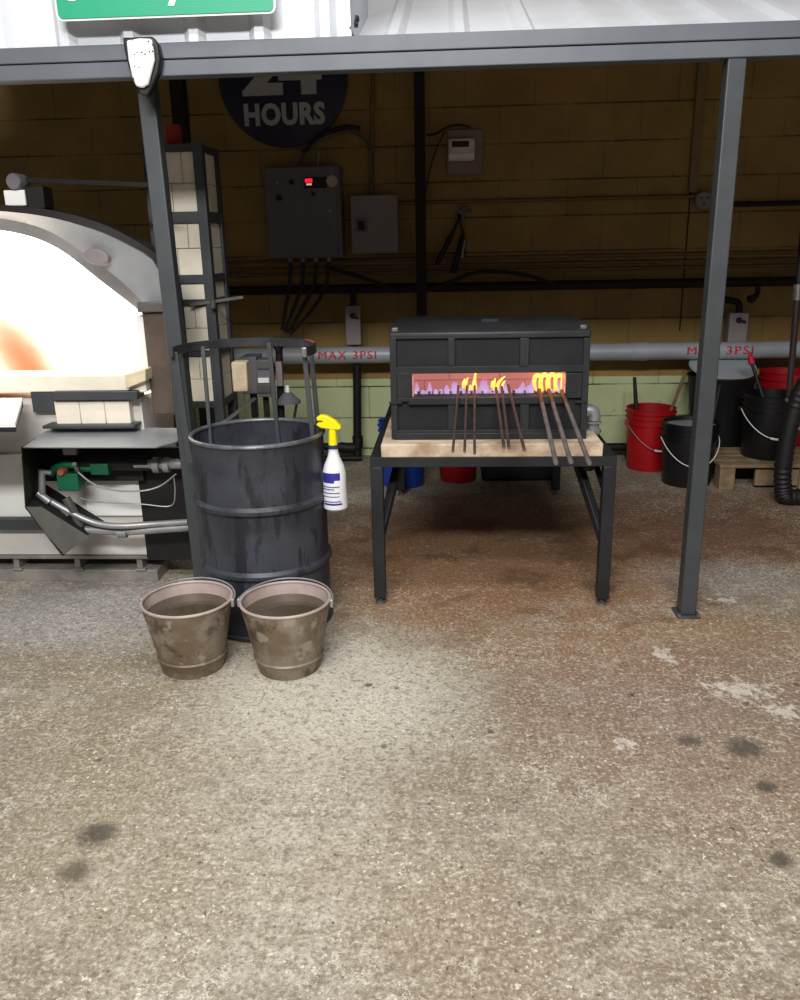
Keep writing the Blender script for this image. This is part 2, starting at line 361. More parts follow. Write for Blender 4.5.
def pxbox(x0, y0, x1, y1, Y, depth):      # box whose front face fills a patch of the plane at depth Y
    a, b = W((x0+x1)/2, y0, Y), W((x0+x1)/2, y1, Y); xl = W(x0, (y0+y1)/2, Y).x; xr = W(x1, (y0+y1)/2, Y).x
    return Vector((xl, Y, b.z)), Vector((xr, Y+depth, a.z))

# ------------------------------------------------------------------ setting
YW = 5.30
obj('floor', MB().box((-6.5, -4, -0.1), (6.5, YW+0.2, 0)), M_floor, kind='structure', label='stained concrete workshop floor', smooth=False)
obj('wall_back', MB().box((-6.5, YW, 0), (6.5, YW+0.2, 4.6)), M_wall, kind='structure', label='painted concrete block wall, tan above and pale green below', smooth=False)
YB = 2.83
zt, zm, zb = (W(400, k, YB).z for k in (34, 51.5, 68.5))
XS = W(350, 25, YB).x
def ribs(x0, x1, pitch, h):
    xs = []; x = x0
    while x < x1-pitch: xs += [(x, 0), (x+pitch*0.62, 0), (x+pitch*0.72, h), (x+pitch*0.86, h), (x+pitch*0.96, 0)]; x += pitch
    return xs + [(x1, 0)]
slope = math.tan(math.radians(21))
rows = [[(x, YB+0.055+t, zt-0.026+slope*t+h) for x, h in ribs(XS-2.2, 3.4, 0.215, 0.022)] for t in (0, YW-YB-0.055)]
obj('ceiling', MB().sheet(rows, (0, 0, -0.006)), M_roof, kind='structure', label='sloping corrugated metal canopy roof', smooth=False)
rows = [[(x, YB+0.034-h, z) for x, h in ribs(-3.0, XS, 0.205, 0.022)] for z in (zt+0.001, zt+0.75)]
obj('wall_front', MB().sheet(rows, 0.006).box((XS-0.006, YB+0.02, zt+0.03), (XS, YB+0.65, zt+0.75)), M_roof, kind='structure', label='upright white corrugated cladding above the beam', smooth=False)
for k_ in (0.09, 0.16): obj('trim_2', MB().lathe((XS+0.001, YB+0.08+k_*0.6, zt+0.03+k_*0.35), [(0, 0.012), (0.009, 0.01), (0.011, 0), (0, 0)], 10, 'x'), M_dark, kind='structure', label='dark bolt on the side of the cladding')
b = thing('roof_beam', 'long grey double steel beam along the front edge of the canopy', 'beam', (0.2, YB, zb))
obj('upper_rail', MB().box((-3.0, YB, zm+0.0015), (3.4, YB+0.05, zt)), M_beam, b, bevel=0.003)
obj('lower_rail', MB().box((-3.0, YB, zb), (3.4, YB+0.06, zm-0.0015)), M_beam, b, bevel=0.003)

def post(name, label, x, y, w, top, plate, m=M_post):
    t = thing(name, label, 'post', (x, y, 0), None)
    obj('tube', MB().box((x-w/2, y-w/2, 0.008 if plate else 0), (x+w/2, y+w/2, top)), m, t, bevel=0.004)
    if plate:
        p = obj('base_plate', MB().box((x-0.042, y-0.045, 0), (x+0.042, y+0.045, 0.008)), m, t, bevel=0.002)
        obj('anchor_bolt', MB().lathe((x+0.034, y-0.037, 0.008), [(0.007, 0), (0.007, 0.008), (0, 0.008)], 6), M_bareedge, p)
        obj('anchor_bolt', MB().lathe((x-0.034, y-0.037, 0.008), [(0.007, 0), (0.007, 0.008), (0, 0.008)], 6), M_bareedge, p)
    return t
def lean(t, top, bottom):
    for c in t.children:
        for v in c.data.vertices: v.co.x += bottom + (top-bottom)*v.co.z/1.84
        for g in c.children:
            for v in g.data.vertices: v.co.x += bottom
pr = W(710, 340, 2.86); post('steel_post', 'dark grey square steel post at the right, standing on a small base plate', 0.868, 2.862, 0.056, zb, True)
pl = W(158.5, 215, 2.935); post('steel_post', 'dark grey square steel post at the left between the arched furnace and the drum', pl.x, 2.935, 0.056, zb+0.004, True); lean(bpy.data.objects['steel_post.001'], 0.006, 0.036)
pb = W(420.5, 200, 5.17); post('steel_post', 'thin dark steel post against the block wall behind the slotted furnace', pb.x, 5.17, 0.06, 2.72, False, M_darkpipe)
pq = W(180, 110, 4.5); post('steel_post', 'dark steel post rising behind the brick filled tower', pq.x, 4.5, 0.07, 2.45, False, M_darkpipe)

# green road sign on the cladding
s = thing('street_sign', 'green road sign with white lettering hung on the white cladding, top left', 'sign', W(166, 16, 2.79))
xl, xr, zs = W(57, 20, 2.79).x, W(276, 12, 2.79).x, W(166, 17.5, 2.79).z
def rrect(x0, x1, z0, z1, y, r, n=5):
    P = []
    for cx, cz, a0 in ((x1-r, z0+r, -90), (x1-r, z1-r, 0), (x0+r, z1-r, 90), (x0+r, z0+r, 180)):
        for i in range(n+1):
            a = math.radians(a0+90*i/n); P.append((cx+r*math.cos(a), y, cz+r*math.sin(a)))
    return P
obj('sign_plate', MB().prism(rrect(xl, xr, zs, zs+0.23, 2.79, 0.02), (0, 0.004, 0)), M_white, s)
obj('sign_face', MB().prism(rrect(xl+0.006, xr-0.006, zs+0.006, zs+0.224, 2.787, 0.016), (0, 0.003, 0)), M_green, s)
tb = text_bm('S', 0.11, 0.01); stand_text(tb, (W(73, 2, 2.786).x, 2.7865, zs+0.052))
tb2 = text_bm('Way', 0.15, 0.01); stand_text(tb2, (W(140, 2, 2.786).x, 2.7865, zs+0.030))
me_ = bpy.data.meshes.new('t'); tb2.bm.to_mesh(me_); tb.mesh(me_)
obj('lettering', tb, M_white, s, smooth=False)
for k in (0.3, 0.7): obj('bracket', MB().box((xl+(xr-xl)*k-0.01, 2.794, zs+0.02), (xl+(xr-xl)*k+0.01, YB+0.03, zs+0.2)), M_sheetdark, s)

# white speckled plaque on the head of the left post
m_ = thing('wall_plaque', 'white speckled shield shaped plaque on a black backing at the head of the left post', 'plaque', W(143, 80, 2.80))
outer = [(122,37),(131,37),(152,36),(158,44),(161,58),(159,72),(151,90),(147,97),(140,95),(134,84),(128,66),(124,50)]
inner = [(126,40),(139,38),(151,38.5),(153,50),(154,60),(152,68),(148,84),(143,87.5),(136,86.5),(132,78),(128,60)]
obj('backing', MB().prism([W(x, y, 2.80) for x, y in outer], (0, 0.03, 0)), M_black, m_, bevel=0.006)
_k = NT('speckled_enamel'); _v = _k.n('ShaderNodeTexVoronoi', _Scale=85.0, _Randomness=1.0); _k.put(_v.inputs['Vector'], _k.obj())
_d = _k.math('MULTIPLY', _k.step(_v.outputs['Distance'], 0.30, 0.22), _k.step(_k.n('ShaderNodeSeparateColor', _0=_v.outputs['Color']).outputs[0], 0.45, 0.6))
_k.put(_k.b.inputs['Base Color'], _k.mix(_d, lin((236, 236, 232)), lin((60, 60, 58))))
obj('face', MB().prism([W(x, y, 2.785) for x, y in inner], (0, 0.016, 0)), _k.m, m_, bevel=0.006)
# ------------------------------------------------------------------ arched glass furnace on the left
YF = 3.16; XC = -1.80
HOTX = W(26, 362, YF+0.42).x
M_hot = hot_material()
fz = thing('arched_furnace', 'large arched glass furnace with a white hot open mouth at the left edge', 'furnace', (XC, YF+0.6, 0))
def arch(px, Y, zfoot):
    R = spline([W(x, y, Y) for x, y in px], 6); R = [Vector((p.x, 0, p.z)) for p in R if p.x > XC+0.01]
    top = Vector((XC, 0, R[0].z + 0.012)); R = [top] + R + [Vector((R[-1].x, 0, zfoot))]
    L = [Vector((2*XC-p.x, 0, p.z)) for p in R[1:]]
    return L[::-1] + R
def resample(P, n=60):
    d = [0]
    for a, b in zip(P, P[1:]): d.append(d[-1]+(b-a).length)
    out = []
    for i in range(n+1):
        t = d[-1]*i/n; k = next((j for j in range(1, len(d)) if d[j] >= t-1e-9), len(d)-1)
        f = (t-d[k-1])/max(d[k]-d[k-1], 1e-9); out.append(P[k-1].lerp(P[k], f))
    return out
zsill = 0.80
a_in = resample(arch([(-60,226),(0,232),(45,248),(90,282),(120,305),(136,318)], YF, zsill))
a_mid = resample(arch([(-60,214),(0,219),(45,232),(90,262),(120,285),(143,309)], YF, zsill))
a_out = resample(arch([(-60,207.5),(0,211),(50,217.5),(100,232),(137,250),(152,260),(163,282),(168,312)], YF, zsill))
a_shell = resample(arch([(-60,201),(0,204.5),(50,210),(100,223),(140,243),(160,258),(171,280),(176,310)], YF+0.03, zsill))
def band(A, ya, B, yb, back):
    mb = MB(); rows = [[(p.x, ya, p.z) for p in A], [(p.x, yb, p.z) for p in B]]
    mb.sheet(rows, back); return mb
obj('shell', band(a_shell, YF+0.03, a_out, YF+0.015, 0.10), M_darkpipe, fz)
ring = obj('front_ring', band(a_out, YF, a_mid, YF+0.05, 0.06), M_sheet, fz)
c = W(95, 257, YF-0.002)
obj('cover_plate', MB().prism([(c.x+0.05*math.cos(t)*0.95+0.01*math.sin(t), YF+0.005, c.z+0.028*math.sin(t)-0.012*math.cos(t)) for t in np.linspace(0, 2*PI, 14, endpoint=False)], (0, 0.03, 0)), M_ebox2, ring, bevel=0.004)
obj('inner_ring', band(a_mid, YF+0.05, a_in, YF+0.10, 0.05), mat('inner_ring_steel', (84, 88, 98), 0.5, 0.3, 0.4, 6), fz)
cav = MB(); rows = [[(p.x, y, p.z) for p in a_in] for y in (YF+0.11, YF+0.42)]
A_ = [[cav.bm.verts.new(p) for p in r] for r in rows]
for j in range(len(a_in)-1): cav.bm.faces.new((A_[0][j], A_[0][j+1], A_[1][j+1], A_[1][j]))
cav.bm.faces.new(A_[1])
cav.box((a_in[0].x, YF+0.11, zsill-0.03), (a_in[-1].x, YF+0.42, zsill))
obj('hot_chamber', cav, M_hot, fz)
a_case = [Vector((XC+(p.x-XC)*1.012, 0, zsill+(p.z-zsill)*1.03+0.002)) for p in a_in]
cs = MB(); cs.sheet([[(p.x, y, p.z) for p in a_case] for y in (YF+0.12, YF+0.43)], (0, 0, 0.008)); cs.prism([(p.x, YF+0.425, p.z) for p in a_case], (0, 0.01, 0))
obj('casing', cs, M_darkpipe, fz)
# jamb, sill bricks, steel ledges and body
jx0, jx1 = W(145, 350, YF).x, W(170, 350, YF).x
jm = obj('jamb', MB().box((jx0, YF+0.01, zsill-0.10), (jx1, YF+0.10, W(150, 303, YF).z)), mat('scorched_steel', (96, 82, 72), 0.6, 0.3, 0.35, 8), fz, bevel=0.004)
obj('jamb_cap', MB().box((jx0-0.01, YF-0.01, W(150, 312, YF).z), (jx1+0.005, YF+0.02, W(150, 302, YF).z)), M_sheetdark, jm, bevel=0.003)
obj('jamb_strip', MB().box((W(135, 340, YF).x, YF+0.03, zsill), (jx0, YF+0.1, W(140, 316, YF).z)), M_white, fz, bevel=0.003)
sy0, sy1 = W(70, 393, YF-0.02).z, W(70, 375, YF-0.02).z
sill = obj('sill', MB().box((XC-0.8, YF-0.03, sy0), (jx0, YF+0.12, sy1)), M_brick, fz, bevel=0.006)
a, b2 = pxbox(124, 371, 145, 386, YF-0.06, 0.08); b2.z = max(b2.z, a.z+0.05)
obj('sill_block', MB().prism([W(124, 375, YF-0.06), W(145, 369, YF-0.06), W(146, 381, YF-0.06), W(126, 389, YF-0.06)], (0, 0.09, 0)), M_brickwarm, sill, bevel=0.004)
zl1, zl0 = W(90, 391.5, YF-0.06).z, W(90, 400.5, YF-0.06).z
obj('ledge', MB().box((W(52, 395, YF-0.06).x, YF-0.06, zl0), (W(137, 395, YF-0.06).x, YF+0.02, zl1)).box((W(30, 400, YF-0.04).x, YF-0.03, W(40, 411, YF).z), (W(55, 400, YF-0.04).x, YF, zl1)), M_post, fz, bevel=0.003)
a, b2 = pxbox(55, 401, 130, 424, YF-0.04, 0.1)
br_ = MB()
for i in range(3): br_.box((a.x+(b2.x-a.x)*i/3+0.001, a.y, a.z), (a.x+(b2.x-a.x)*(i+1)/3-0.001, b2.y, b2.z))
obj('brick_course', br_, M_brick, fz, bevel=0.003)
zk = W(90, 424, YF-0.05).z
obj('ledge', MB().box((W(52, 425, YF).x, YF-0.08, zk-0.012), (W(142, 425, YF).x, YF, zk)), M_post, fz, bevel=0.002)
bz0, bz1 = 0.115, zl0
obj('body', MB().box((XC-0.85, YF, bz0), (W(150, 480, YF).x, YF+0.36, zsill-0.03)), mat('refractory_board', (206, 202, 196), 0.8, 0.0, 0.12, 4), fz)
a, b2 = pxbox(-140, 455, 26, 517, YF-0.02, 0.02)
obj('body_panel', MB().box(a, b2), M_white, fz, bevel=0.003)
a, b2 = pxbox(85, 480, 142, 516, YF-0.015, 0.02)
obj('body_panel', MB().box(a, b2), M_white, fz, bevel=0.003)
a, b2 = pxbox(-140, 519, 40, 530, YF-0.05, 0.06)
obj('ledge', MB().box(a, b2), M_post, fz, bevel=0.003)
a, b2 = pxbox(141, 448, 192, 560, YF-0.02, 0.02)
obj('side_shade_plate', MB().box(a, b2), M_dark, fz)  # added black plate standing in for the shadow right of the body
# base frame of steel channel
bf = MB(); x0, x1 = XC-0.85, W(156, 565, 3.17).x
bf.box((x0, 3.15, 0.098), (x1, 3.30, 0.112)).box((x0, 3.15, 0.0), (x1+0.01, 3.30, 0.05))
for px in (17, 78, 140): xx = W(px, 560, 3.17).x; bf.box((xx-0.012, 3.16, 0.04), (xx+0.012, 3.29, 0.10)).box((xx-0.012, 3.14, 0.05), (xx+0.03, 3.16, 0.058))
bf.box((x0, 3.9, 0), (x1, 4.05, 0.112))
obj('base_frame', bf, mat('dusty_steel', (150, 146, 140), 0.6, 0.3, 0.35, 8), fz, bevel=0.002)
# small motor and rod on the crown
mt = thing('damper_motor', 'small grey motor with a white cover sitting on the crown of the arched furnace', 'motor', W(15, 207, 3.26))
a, b2 = pxbox(4, 190, 25, 206, 3.20, 0.075); obj('cover', MB().box(a, b2), M_white, mt, bevel=0.004)
obj('mount', MB().box((b2.x, 3.205, a.z-0.012), (W(44, 195, 3.21).x, 3.285, b2.z+0.012)), M_darkpipe, mt, bevel=0.004)
c = W(17, 182, 3.22); obj('motor_body', MB().lathe((c.x, c.y-0.03, c.z), [(0, 0), (0.026, 0), (0.03, -0.006), (0.03, -0.07), (0, -0.07)], 20, 'y'), M_ebox, mt)
rp, rq = W(24, 180, 3.24), W(152, 185, 3.24)
obj('drive_rod', MB().bar(rp, rq, 0.016), M_darkpipe, mt)

# shelf plate sticking out of the mouth
sh = thing('charging_shelf', 'white slab on a dark steel edge jutting from the furnace mouth at the left border', 'shelf', G(-40, 410, 0.775))
zsh = 0.785
poly = [G(38, 392, zsh), G(15, 423, zsh), G(-160, 425, zsh), G(-160, 392, zsh)]
for p in poly: p.y = min(p.y, YF-0.066)
obj('slab', MB().prism(poly, (0, 0, -0.014)), M_white, sh)
obj('steel_edge', MB().prism([Vector((p.x, p.y, zsh-0.0145)) for p in poly], (0, 0, -0.016)), M_blacksteel, sh)

# ------------------------------------------------------------------ burner box with its hood
bh = thing('burner_box', 'grey sheet metal hood over a burner train below the arched furnace mouth', 'burner', (-1.3, 2.95, 0.2))
YH = 2.86; zh = W(90, 447, YH).z
p_fl, p_fr, p_rr = W(21, 447, YH), W(156, 447, YH), None
A0 = G(52, 427, zh); A1 = G(178, 428, zh); A2 = G(177.5, 441, zh); A3 = G(156, 447, zh); A4 = G(21, 447, zh)
obj('hood_top', MB().prism([A0, A1, A2, A3, A4], (0, 0, -0.004)), M_sheet, bh)
L = [W(21, 447, YH), W(25, 508, YH), W(62, 556, YH-0.02)]
back = [A0 + Vector((0, 0, -0.002)), Vector((A0.x-0.02, 3.12, L[1].z+0.02)), Vector((L[2].x+0.06, 3.10, L[2].z+0.05))]
mb = MB(); mb.sheet([L, back], (0.004, 0, 0)); obj('hood_side', mb, M_dark, bh)
obj('hood_flap', MB().prism([W(26, 507, YH-0.012), W(62, 556, YH-0.012), W(89, 537, YH-0.012), W(41, 507, YH-0.012)], (0.0, 0.004, 0.0)), M_sheetdark, bh)
a, b2 = pxbox(24, 448, 142, 481, 3.10, 0.02); obj('back_plate', MB().box(a, b2), M_dark, bh)
a, b2 = pxbox(63, 449, 76, 455, 3.0, 0.02); obj('name_plate', MB().box(a, b2), M_ebox2, bh)
YG = 2.985
vp = MB(); c = W(66, 482, YG)
a, b2 = pxbox(57, 474, 78, 491, YG, 0.06); vp.box(a, b2)
a, b2 = pxbox(90, 464, 108, 475, YG+0.02, 0.05); vp.box(a, b2); vp.tube([W(78, 469, YG+0.045), W(92, 469, YG+0.045)], 0.012)
vp.tube(spline([W(50, 475, YG+0.02), W(56, 468, YG+0.02), W(66, 465, YG+0.02), W(78, 466, YG+0.02)]), 0.014)
gv = obj('gas_valve', vp, M_valve, bh, bevel=0.006)
c = W(61, 472, YG-0.004); obj('valve_cap', MB().lathe((c.x, c.y, c.z), [(0.0, 0.008), (0.012, 0.008), (0.015, 0), (0.015, -0.03), (0, -0.03)], 16, 'y'), M_bulb, gv)
c = W(77, 470, YG); obj('valve_stem', MB().tube([c, W(74, 464, YG-0.03)], 0.008), M_galv, gv)
obj('pipe_fitting', MB().tube([W(42, 470, YG-0.01), W(42, 495, YG-0.01)], 0.013).tube([W(38, 493, YG-0.01), W(50, 502, YG-0.01)], 0.015).tube([W(42, 472, YG-0.01), W(52, 473, YG-0.01)], 0.01), M_galv, bh)
obj('flex_pipe', MB().tube(spline([W(47, 499, YG), W(70, 512, YG), W(95, 523, YG), W(120, 526, YG), W(155, 524, YG+0.02), W(188, 522, YG+0.02)]), 0.0125), M_galv, bh)
obj('straight_pipe', MB().tube([W(80, 529, YG+0.03), W(122, 532, YG+0.03), W(190, 527, YG+0.03)], 0.016).tube([W(118, 533, YG+0.025), W(127, 533, YG+0.025)], 0.019).tube([W(78, 529, YG+0.03), W(90, 530, YG+0.03)], 0.017).tube([W(178, 528, YG+0.03), W(188, 527, YG+0.03)], 0.017), M_galv, bh)
obj('wire', MB().tube(spline([W(78, 472, YG-0.01), W(92, 483, YG-0.02), W(112, 490, YG-0.02), W(140, 491, YG-0.02), W(160, 486, YG), W(176, 474, YG)]), 0.0035, 8), M_galv, bh)
obj('wire', MB().tube(spline([W(80, 498, YG-0.01), W(100, 502, YG-0.02), W(140, 504, YG-0.02), W(170, 506, YG), W(175, 494, YG), W(174, 478, YG)]), 0.0025, 8), M_galv, bh)
obj('elbow_fitting', MB().tube([W(66, 498, YG), W(72, 508, YG), W(80, 526, YG+0.02)], 0.016).tube([W(62, 510, YG), W(68, 516, YG)], 0.01), M_sheetdark, bh)
c = W(163, 466, 3.03); cc = W(184, 465, 3.03)
obj('blower_coupling', MB().tube([W(135, 464, 3.04), W(190, 464, 3.04)], 0.02).tube([W(154, 465, 3.04), W(160, 465, 3.04)], 0.032).tube([W(164, 465, 3.04), W(170, 465, 3.04)], 0.030), M_galv, bh)
obj('burner_tube', MB().tube([W(80, 462, 3.05), W(150, 463, 3.05)], 0.03), M_dark, bh)

# ------------------------------------------------------------------ brick filled steel tower
YT = 3.55
tw = thing('brick_tower', 'tall dark steel frame tower filled with white bricks beside the arched furnace', 'tower', (W(195, 300, YT).x, YT+0.12, 0))
x1 = W(211, 260, YT).x; x0 = W(160, 260, YT).x - 0.03; ztop = W(190, 143, YT).z; yb_ = YT+0.26
fr = MB(); cw = 0.04
for xx in (x0, x1-cw):
    for yy in (YT, yb_-cw): fr.box((xx, yy, 0), (xx+cw, yy+cw, ztop+0.002))
levels = [W(200, k, YT).z for k in (147, 217, 279, 303, 354, 405)]
hts = [0.03, 0.045, 0.035, 0.02, 0.02, 0.03]
for z, h in zip(levels, hts):
    fr.box((x0+0.01, YT+0.003, z-h/2), (x1-0.01, YT+0.03, z+h/2)).box((x1-0.03, YT+0.01, z-h/2), (x1-0.003, yb_-0.01, z+h/2))
    fr.box((x0+0.01, yb_-0.03, z-h/2), (x1-0.01, yb_-0.003, z+h/2)).box((x0+0.003, YT+0.01, z-h/2), (x0+0.03, yb_-0.01, z+h/2))
obj('frame', fr, M_post, tw, bevel=0.002)
for (zhi, zlo) in zip(levels, levels[1:]):
    k = MB(); z0, z1 = zlo+0.012, zhi-0.012; mid_ = (x0+x1)/2
    nrow = max(1, round((z1-z0)/0.115))
    for r in range(nrow):
        za, zb2 = z0+(z1-z0)*r/nrow, z0+(z1-z0)*(r+1)/nrow
        cuts = [x0+0.012, mid_+(0.03 if r % 2 else -0.02), x1-0.012]
        for u, v in zip(cuts, cuts[1:]): k.box((u+0.001, YT+0.014, za+0.001), (v-0.001, yb_-0.012, zb2-0.001))
    obj('brickwork', k, M_brick, tw, bevel=0.003)
a, b2 = pxbox(232, 362, 247, 392, YT-0.03, 0.07)
tw2 = thing('fire_brick', 'single cream brick standing against the foot of the brick filled tower', 'brick', (a.x, a.y, a.z))
obj('block', MB().box(a, b2), M_brickwarm, tw2, bevel=0.006)
a, b2 = pxbox(164, 125, 179, 143, YT+0.1, 0.06); a.z = ztop-0.001
obj('tin_can', MB().lathe(((a.x+b2.x)/2, YT+0.13, ztop+0.001), [(0, 0), (0.032, 0), (0.034, 0.004), (0.034, b2.z-a.z-0.004), (0.032, b2.z-a.z), (0, b2.z-a.z)], 24), M_red, label='small red tin standing on top of the brick filled tower', cat='tin')
hb = MB(); hb.bar(W(190, 305, YT-0.02), W(243, 297, YT+0.05), 0.012); hb.tube([W(213, 300, YT-0.03), W(213, 308, YT-0.03)], 0.012)
obj('latch_bar', hb, M_sheetdark, tw)
# control boxes behind the drum
a, b2 = pxbox(241, 357, 257, 394, 3.95, 0.14)
cx_ = thing('control_box', 'plain grey steel box right of the tower foot, seen through the knock-off ring', 'box', (a.x, a.y, 0))
obj('case', MB().box(a, b2), M_ebox, cx_, bevel=0.004); obj('stand', MB().box((a.x+0.02, 4.02, 0), (a.x+0.05, 4.05, a.z)), M_dark, cx_)
cb = thing('switch_cabinet', 'narrow grey cabinet with stacked modules and a white tag behind the drum', 'cabinet', (W(263, 396, 3.9).x, 3.9, 0))
a, b2 = pxbox(257, 360, 270, 397, 3.9, 0.1); obj('case', MB().box(a, b2), M_ebox, cb, bevel=0.003); obj('stand', MB().box((a.x+0.01, 3.95, 0), (a.x+0.035, 3.975, a.z)), M_dark, cb)
a, b2 = pxbox(257, 361, 270, 369, 3.89, 0.012); obj('module', MB().box(a, b2), M_sheetdark, cb, bevel=0.002)
a, b2 = pxbox(257, 385, 270, 393, 3.89, 0.012); obj('module', MB().box(a, b2), M_sheetdark, cb, bevel=0.002)
a, b2 = pxbox(258, 378, 269, 383, 3.89, 0.012); obj('tag', MB().box(a, b2), M_white, cb, bevel=0.001)
vs = thing('gas_train', 'small grey regulator with a white cap on dark pipework behind the drum', 'regulator', (W(290, 430, 4.1).x, 4.1, 0))
obj('stand_pipe', MB().tube([W(279, 348, 4.1), Vector((W(280, 440, 4.1).x, 4.1, 0))], 0.018).tube([W(272, 366, 4.1), W(285, 366, 4.1)], 0.01).tube([W(273, 338, 4.1), W(279, 352, 4.1), W(283, 338, 4.1)], 0.022), M_darkpipe, vs)
c = W(288, 398, 4.08); obj('regulator', MB().lathe((c.x, c.y, c.z-0.03), [(0, 0), (0.04, 0), (0.062, 0.004), (0.062, 0.018), (0.045, 0.03), (0.024, 0.055), (0.014, 0.06), (0, 0.06)], 28), M_ebox, vs)
obj('cap', MB().lathe((c.x, c.y, c.z+0.028), [(0, 0), (0.012, 0), (0.010, 0.035), (0, 0.037)], 16), M_white, vs)
obj('leg', MB().bar(W(297, 402, 4.08), W(293, 425, 4.08), 0.012), M_dark, vs)
obj('strut', MB().bar(W(222, 424, 3.5), W(255, 398, 3.6), 0.012), M_bareedge, label='bare metal strut rising behind the drum rim to the grey box', cat='strut')
for px, l in ((276, 'upper'),):
    a, b2 = pxbox(276, 362, 282, 386, 4.05, 0.03)
    obj('terminal', MB().box(a, b2), M_ebox2, vs)

# ------------------------------------------------------------------ knock-off drum
dc = Vector(((W(187, 430, 2.82).x+W(327, 430, 2.82).x)/2, 2.83, 0)); R = 0.242
zr = W(257, 447, dc.y-R).z
dr = thing('steel_drum', 'black open steel drum with a half ring standing above its rim', 'drum', dc)
h1, h2 = W(257, 515, dc.y-R).z, W(257, 580, dc.y-R).z
r0 = R-0.012
prof = [(0, 0.015), (r0-0.006, 0.015), (r0, 0.0), (r0+0.006, 0.004), (r0+0.006, 0.014), (r0, 0.02)]
for h in (h2, h1): prof += [(r0, h-0.018), (r0+0.010, h-0.006), (r0+0.010, h+0.006), (r0, h+0.018)]
prof += [(r0, zr-0.012), (r0-0.004, zr-0.01), (r0-0.004, 0.10), (0, 0.10)]
obj('body', MB().lathe(dc, prof, 72), M_drum, dr)
obj('rim', MB().lathe(dc, [(r0+0.008*math.cos(t), zr-0.006+0.008*math.sin(t)) for t in np.linspace(0, 2*PI, 10, endpoint=False)], 72, closed=True), mat('worn_rim', (120, 122, 128), 0.4, 0.5, 0.4, 25), dr)
zrg = W(250, 341, dc.y+R).z
def ringpt(a, r, z): return Vector((dc.x-0.027+r*math.cos(math.radians(a)), dc.y+r*math.sin(math.radians(a)), z))
rg = MB(); angs = np.linspace(-22, 194, 60); RR = 0.241
rg.sheet([[ringpt(a, RR, z) for a in angs] for z in (zrg-0.020, zrg+0.014)], (0, 0, 0)) if False else None
for i in range(len(angs)-1):
    a, b2 = angs[i], angs[i+1]
    rg.prism([ringpt(a, RR-0.006, zrg-0.018), ringpt(a, RR+0.006, zrg-0.018), ringpt(a, RR+0.006, zrg+0.012), ringpt(a, RR-0.006, zrg+0.012)], (0, 0, 0)) if False else None
secs = [[rg.bm.verts.new(ringpt(a, RR+dx, zrg+dz)) for dx, dz in ((-0.006, -0.018), (0.006, -0.018), (0.006, 0.012), (-0.006, 0.012))] for a in angs]
for p, q in zip(secs, secs[1:]):
    for j in range(4): rg.bm.faces.new((p[j], p[(j+1)%4], q[(j+1)%4], q[j]))
rg.bm.faces.new(secs[0]); rg.bm.faces.new(secs[-1][::-1])
ro = obj('knock_off_ring', rg, mat('ring_steel', (72, 72, 76), 0.4, 0.5, 0.4, 18), dr)
e0, e1 = ringpt(-22, RR, zrg), ringpt(194, RR, zrg)
obj('ring_end', MB().box((e0.x-0.009, e0.y-0.009, zrg-0.019), (e0.x+0.009, e0.y+0.005, zrg+0.013)), M_bareedge, ro, bevel=0.003)
obj('red_mark', MB().prism([ringpt(a, RR+0.0002, zrg+0.0122) + Vector((0, 0, 0)) for a in (38, 30, 22, 14)] + [ringpt(a, RR-0.0075, zrg+0.0122) for a in (14, 22, 30, 38)], (0, 0, 0.0015)), mat('red_heat_mark', (176, 70, 84), 0.6), ro)
for a, w in ((-16, 0.016), (10, 0.016), (80, 0.017), (143, 0.014), (186, 0.026)):
    t = ringpt(a, RR-0.014 if a < 150 else RR-0.004, zrg-0.005)
    rq_ = r0-0.012 if a < 150 else r0+0.014
    aq = math.radians({143: 155, 80: 83}.get(a, a)); q = Vector((dc.x+rq_*math.cos(aq), dc.y+rq_*math.sin(aq), zr-0.11))
    obj('upright', MB().bar(t, q, w, 0.010), M_post, dr, bevel=0.002)

# spray bottle hooked on the rim
sb = thing('spray_bottle', 'white spray bottle with a yellow trigger head hooked over the drum rim', 'bottle', W(335, 508, 2.80))
YSB = 2.80; cb_ = W(336, 505, YSB); zb0 = W(336, 508, YSB).z; zb1 = W(333, 447, YSB).z; H_ = zb1-zb0
obj('bottle', MB().lathe((cb_.x-0.001, YSB, zb0), [(0, 0.002), (0.038, 0), (0.043, 0.006), (0.043, H_*0.1), (0.041, H_*0.35), (0.041, H_*0.60), (0.034, H_*0.72), (0.022, H_*0.84), (0.0165, H_*0.93), (0.0165, H_), (0, H_)], 40), M_bottle, sb)
cy_ = (cb_.x-0.001, YSB)
obj('collar', MB().lathe((*cy_, zb1-0.004), [(0, 0), (0.019, 0), (0.019, 0.013), (0, 0.013)], 24), M_collar, sb)
zn0 = zb1+0.008; zn1 = W(331, 428, YSB).z
obj('trigger_neck', MB().lathe((*cy_, zn0), [(0, 0), (0.016, 0), (0.013, zn1-zn0), (0, zn1-zn0)], 20), M_yellow, sb)
head = [(316,418),(320,415.5),(326,416),(335,421),(341,427),(340,430),(334,430),(327,429),(320,428),(316,425),(318,423),(323,422.5),(322,421),(317,421)]
hp = [W(x, y, YSB-0.014) for x, y in head]
obj('trigger_head', MB().prism(hp, (0, 0.028, 0)), M_yellow, sb, bevel=0.004)
z_ = zb0
lb = MB()
def wrap(z0, z1, a0, a1, r=0.0437):
    aa = np.linspace(math.radians(a0), math.radians(a1), 10)
    lb.sheet([[(cy_[0]+r*math.cos(t), YSB+r*math.sin(t), z) for t in aa] for z in (z0, z1)], 0.0004)
wrap(zb0+H_*0.50, zb0+H_*0.62, 205, 305, 0.0418); wrap(zb0+H_*0.46, zb0+H_*0.5, 205, 275, 0.0418)
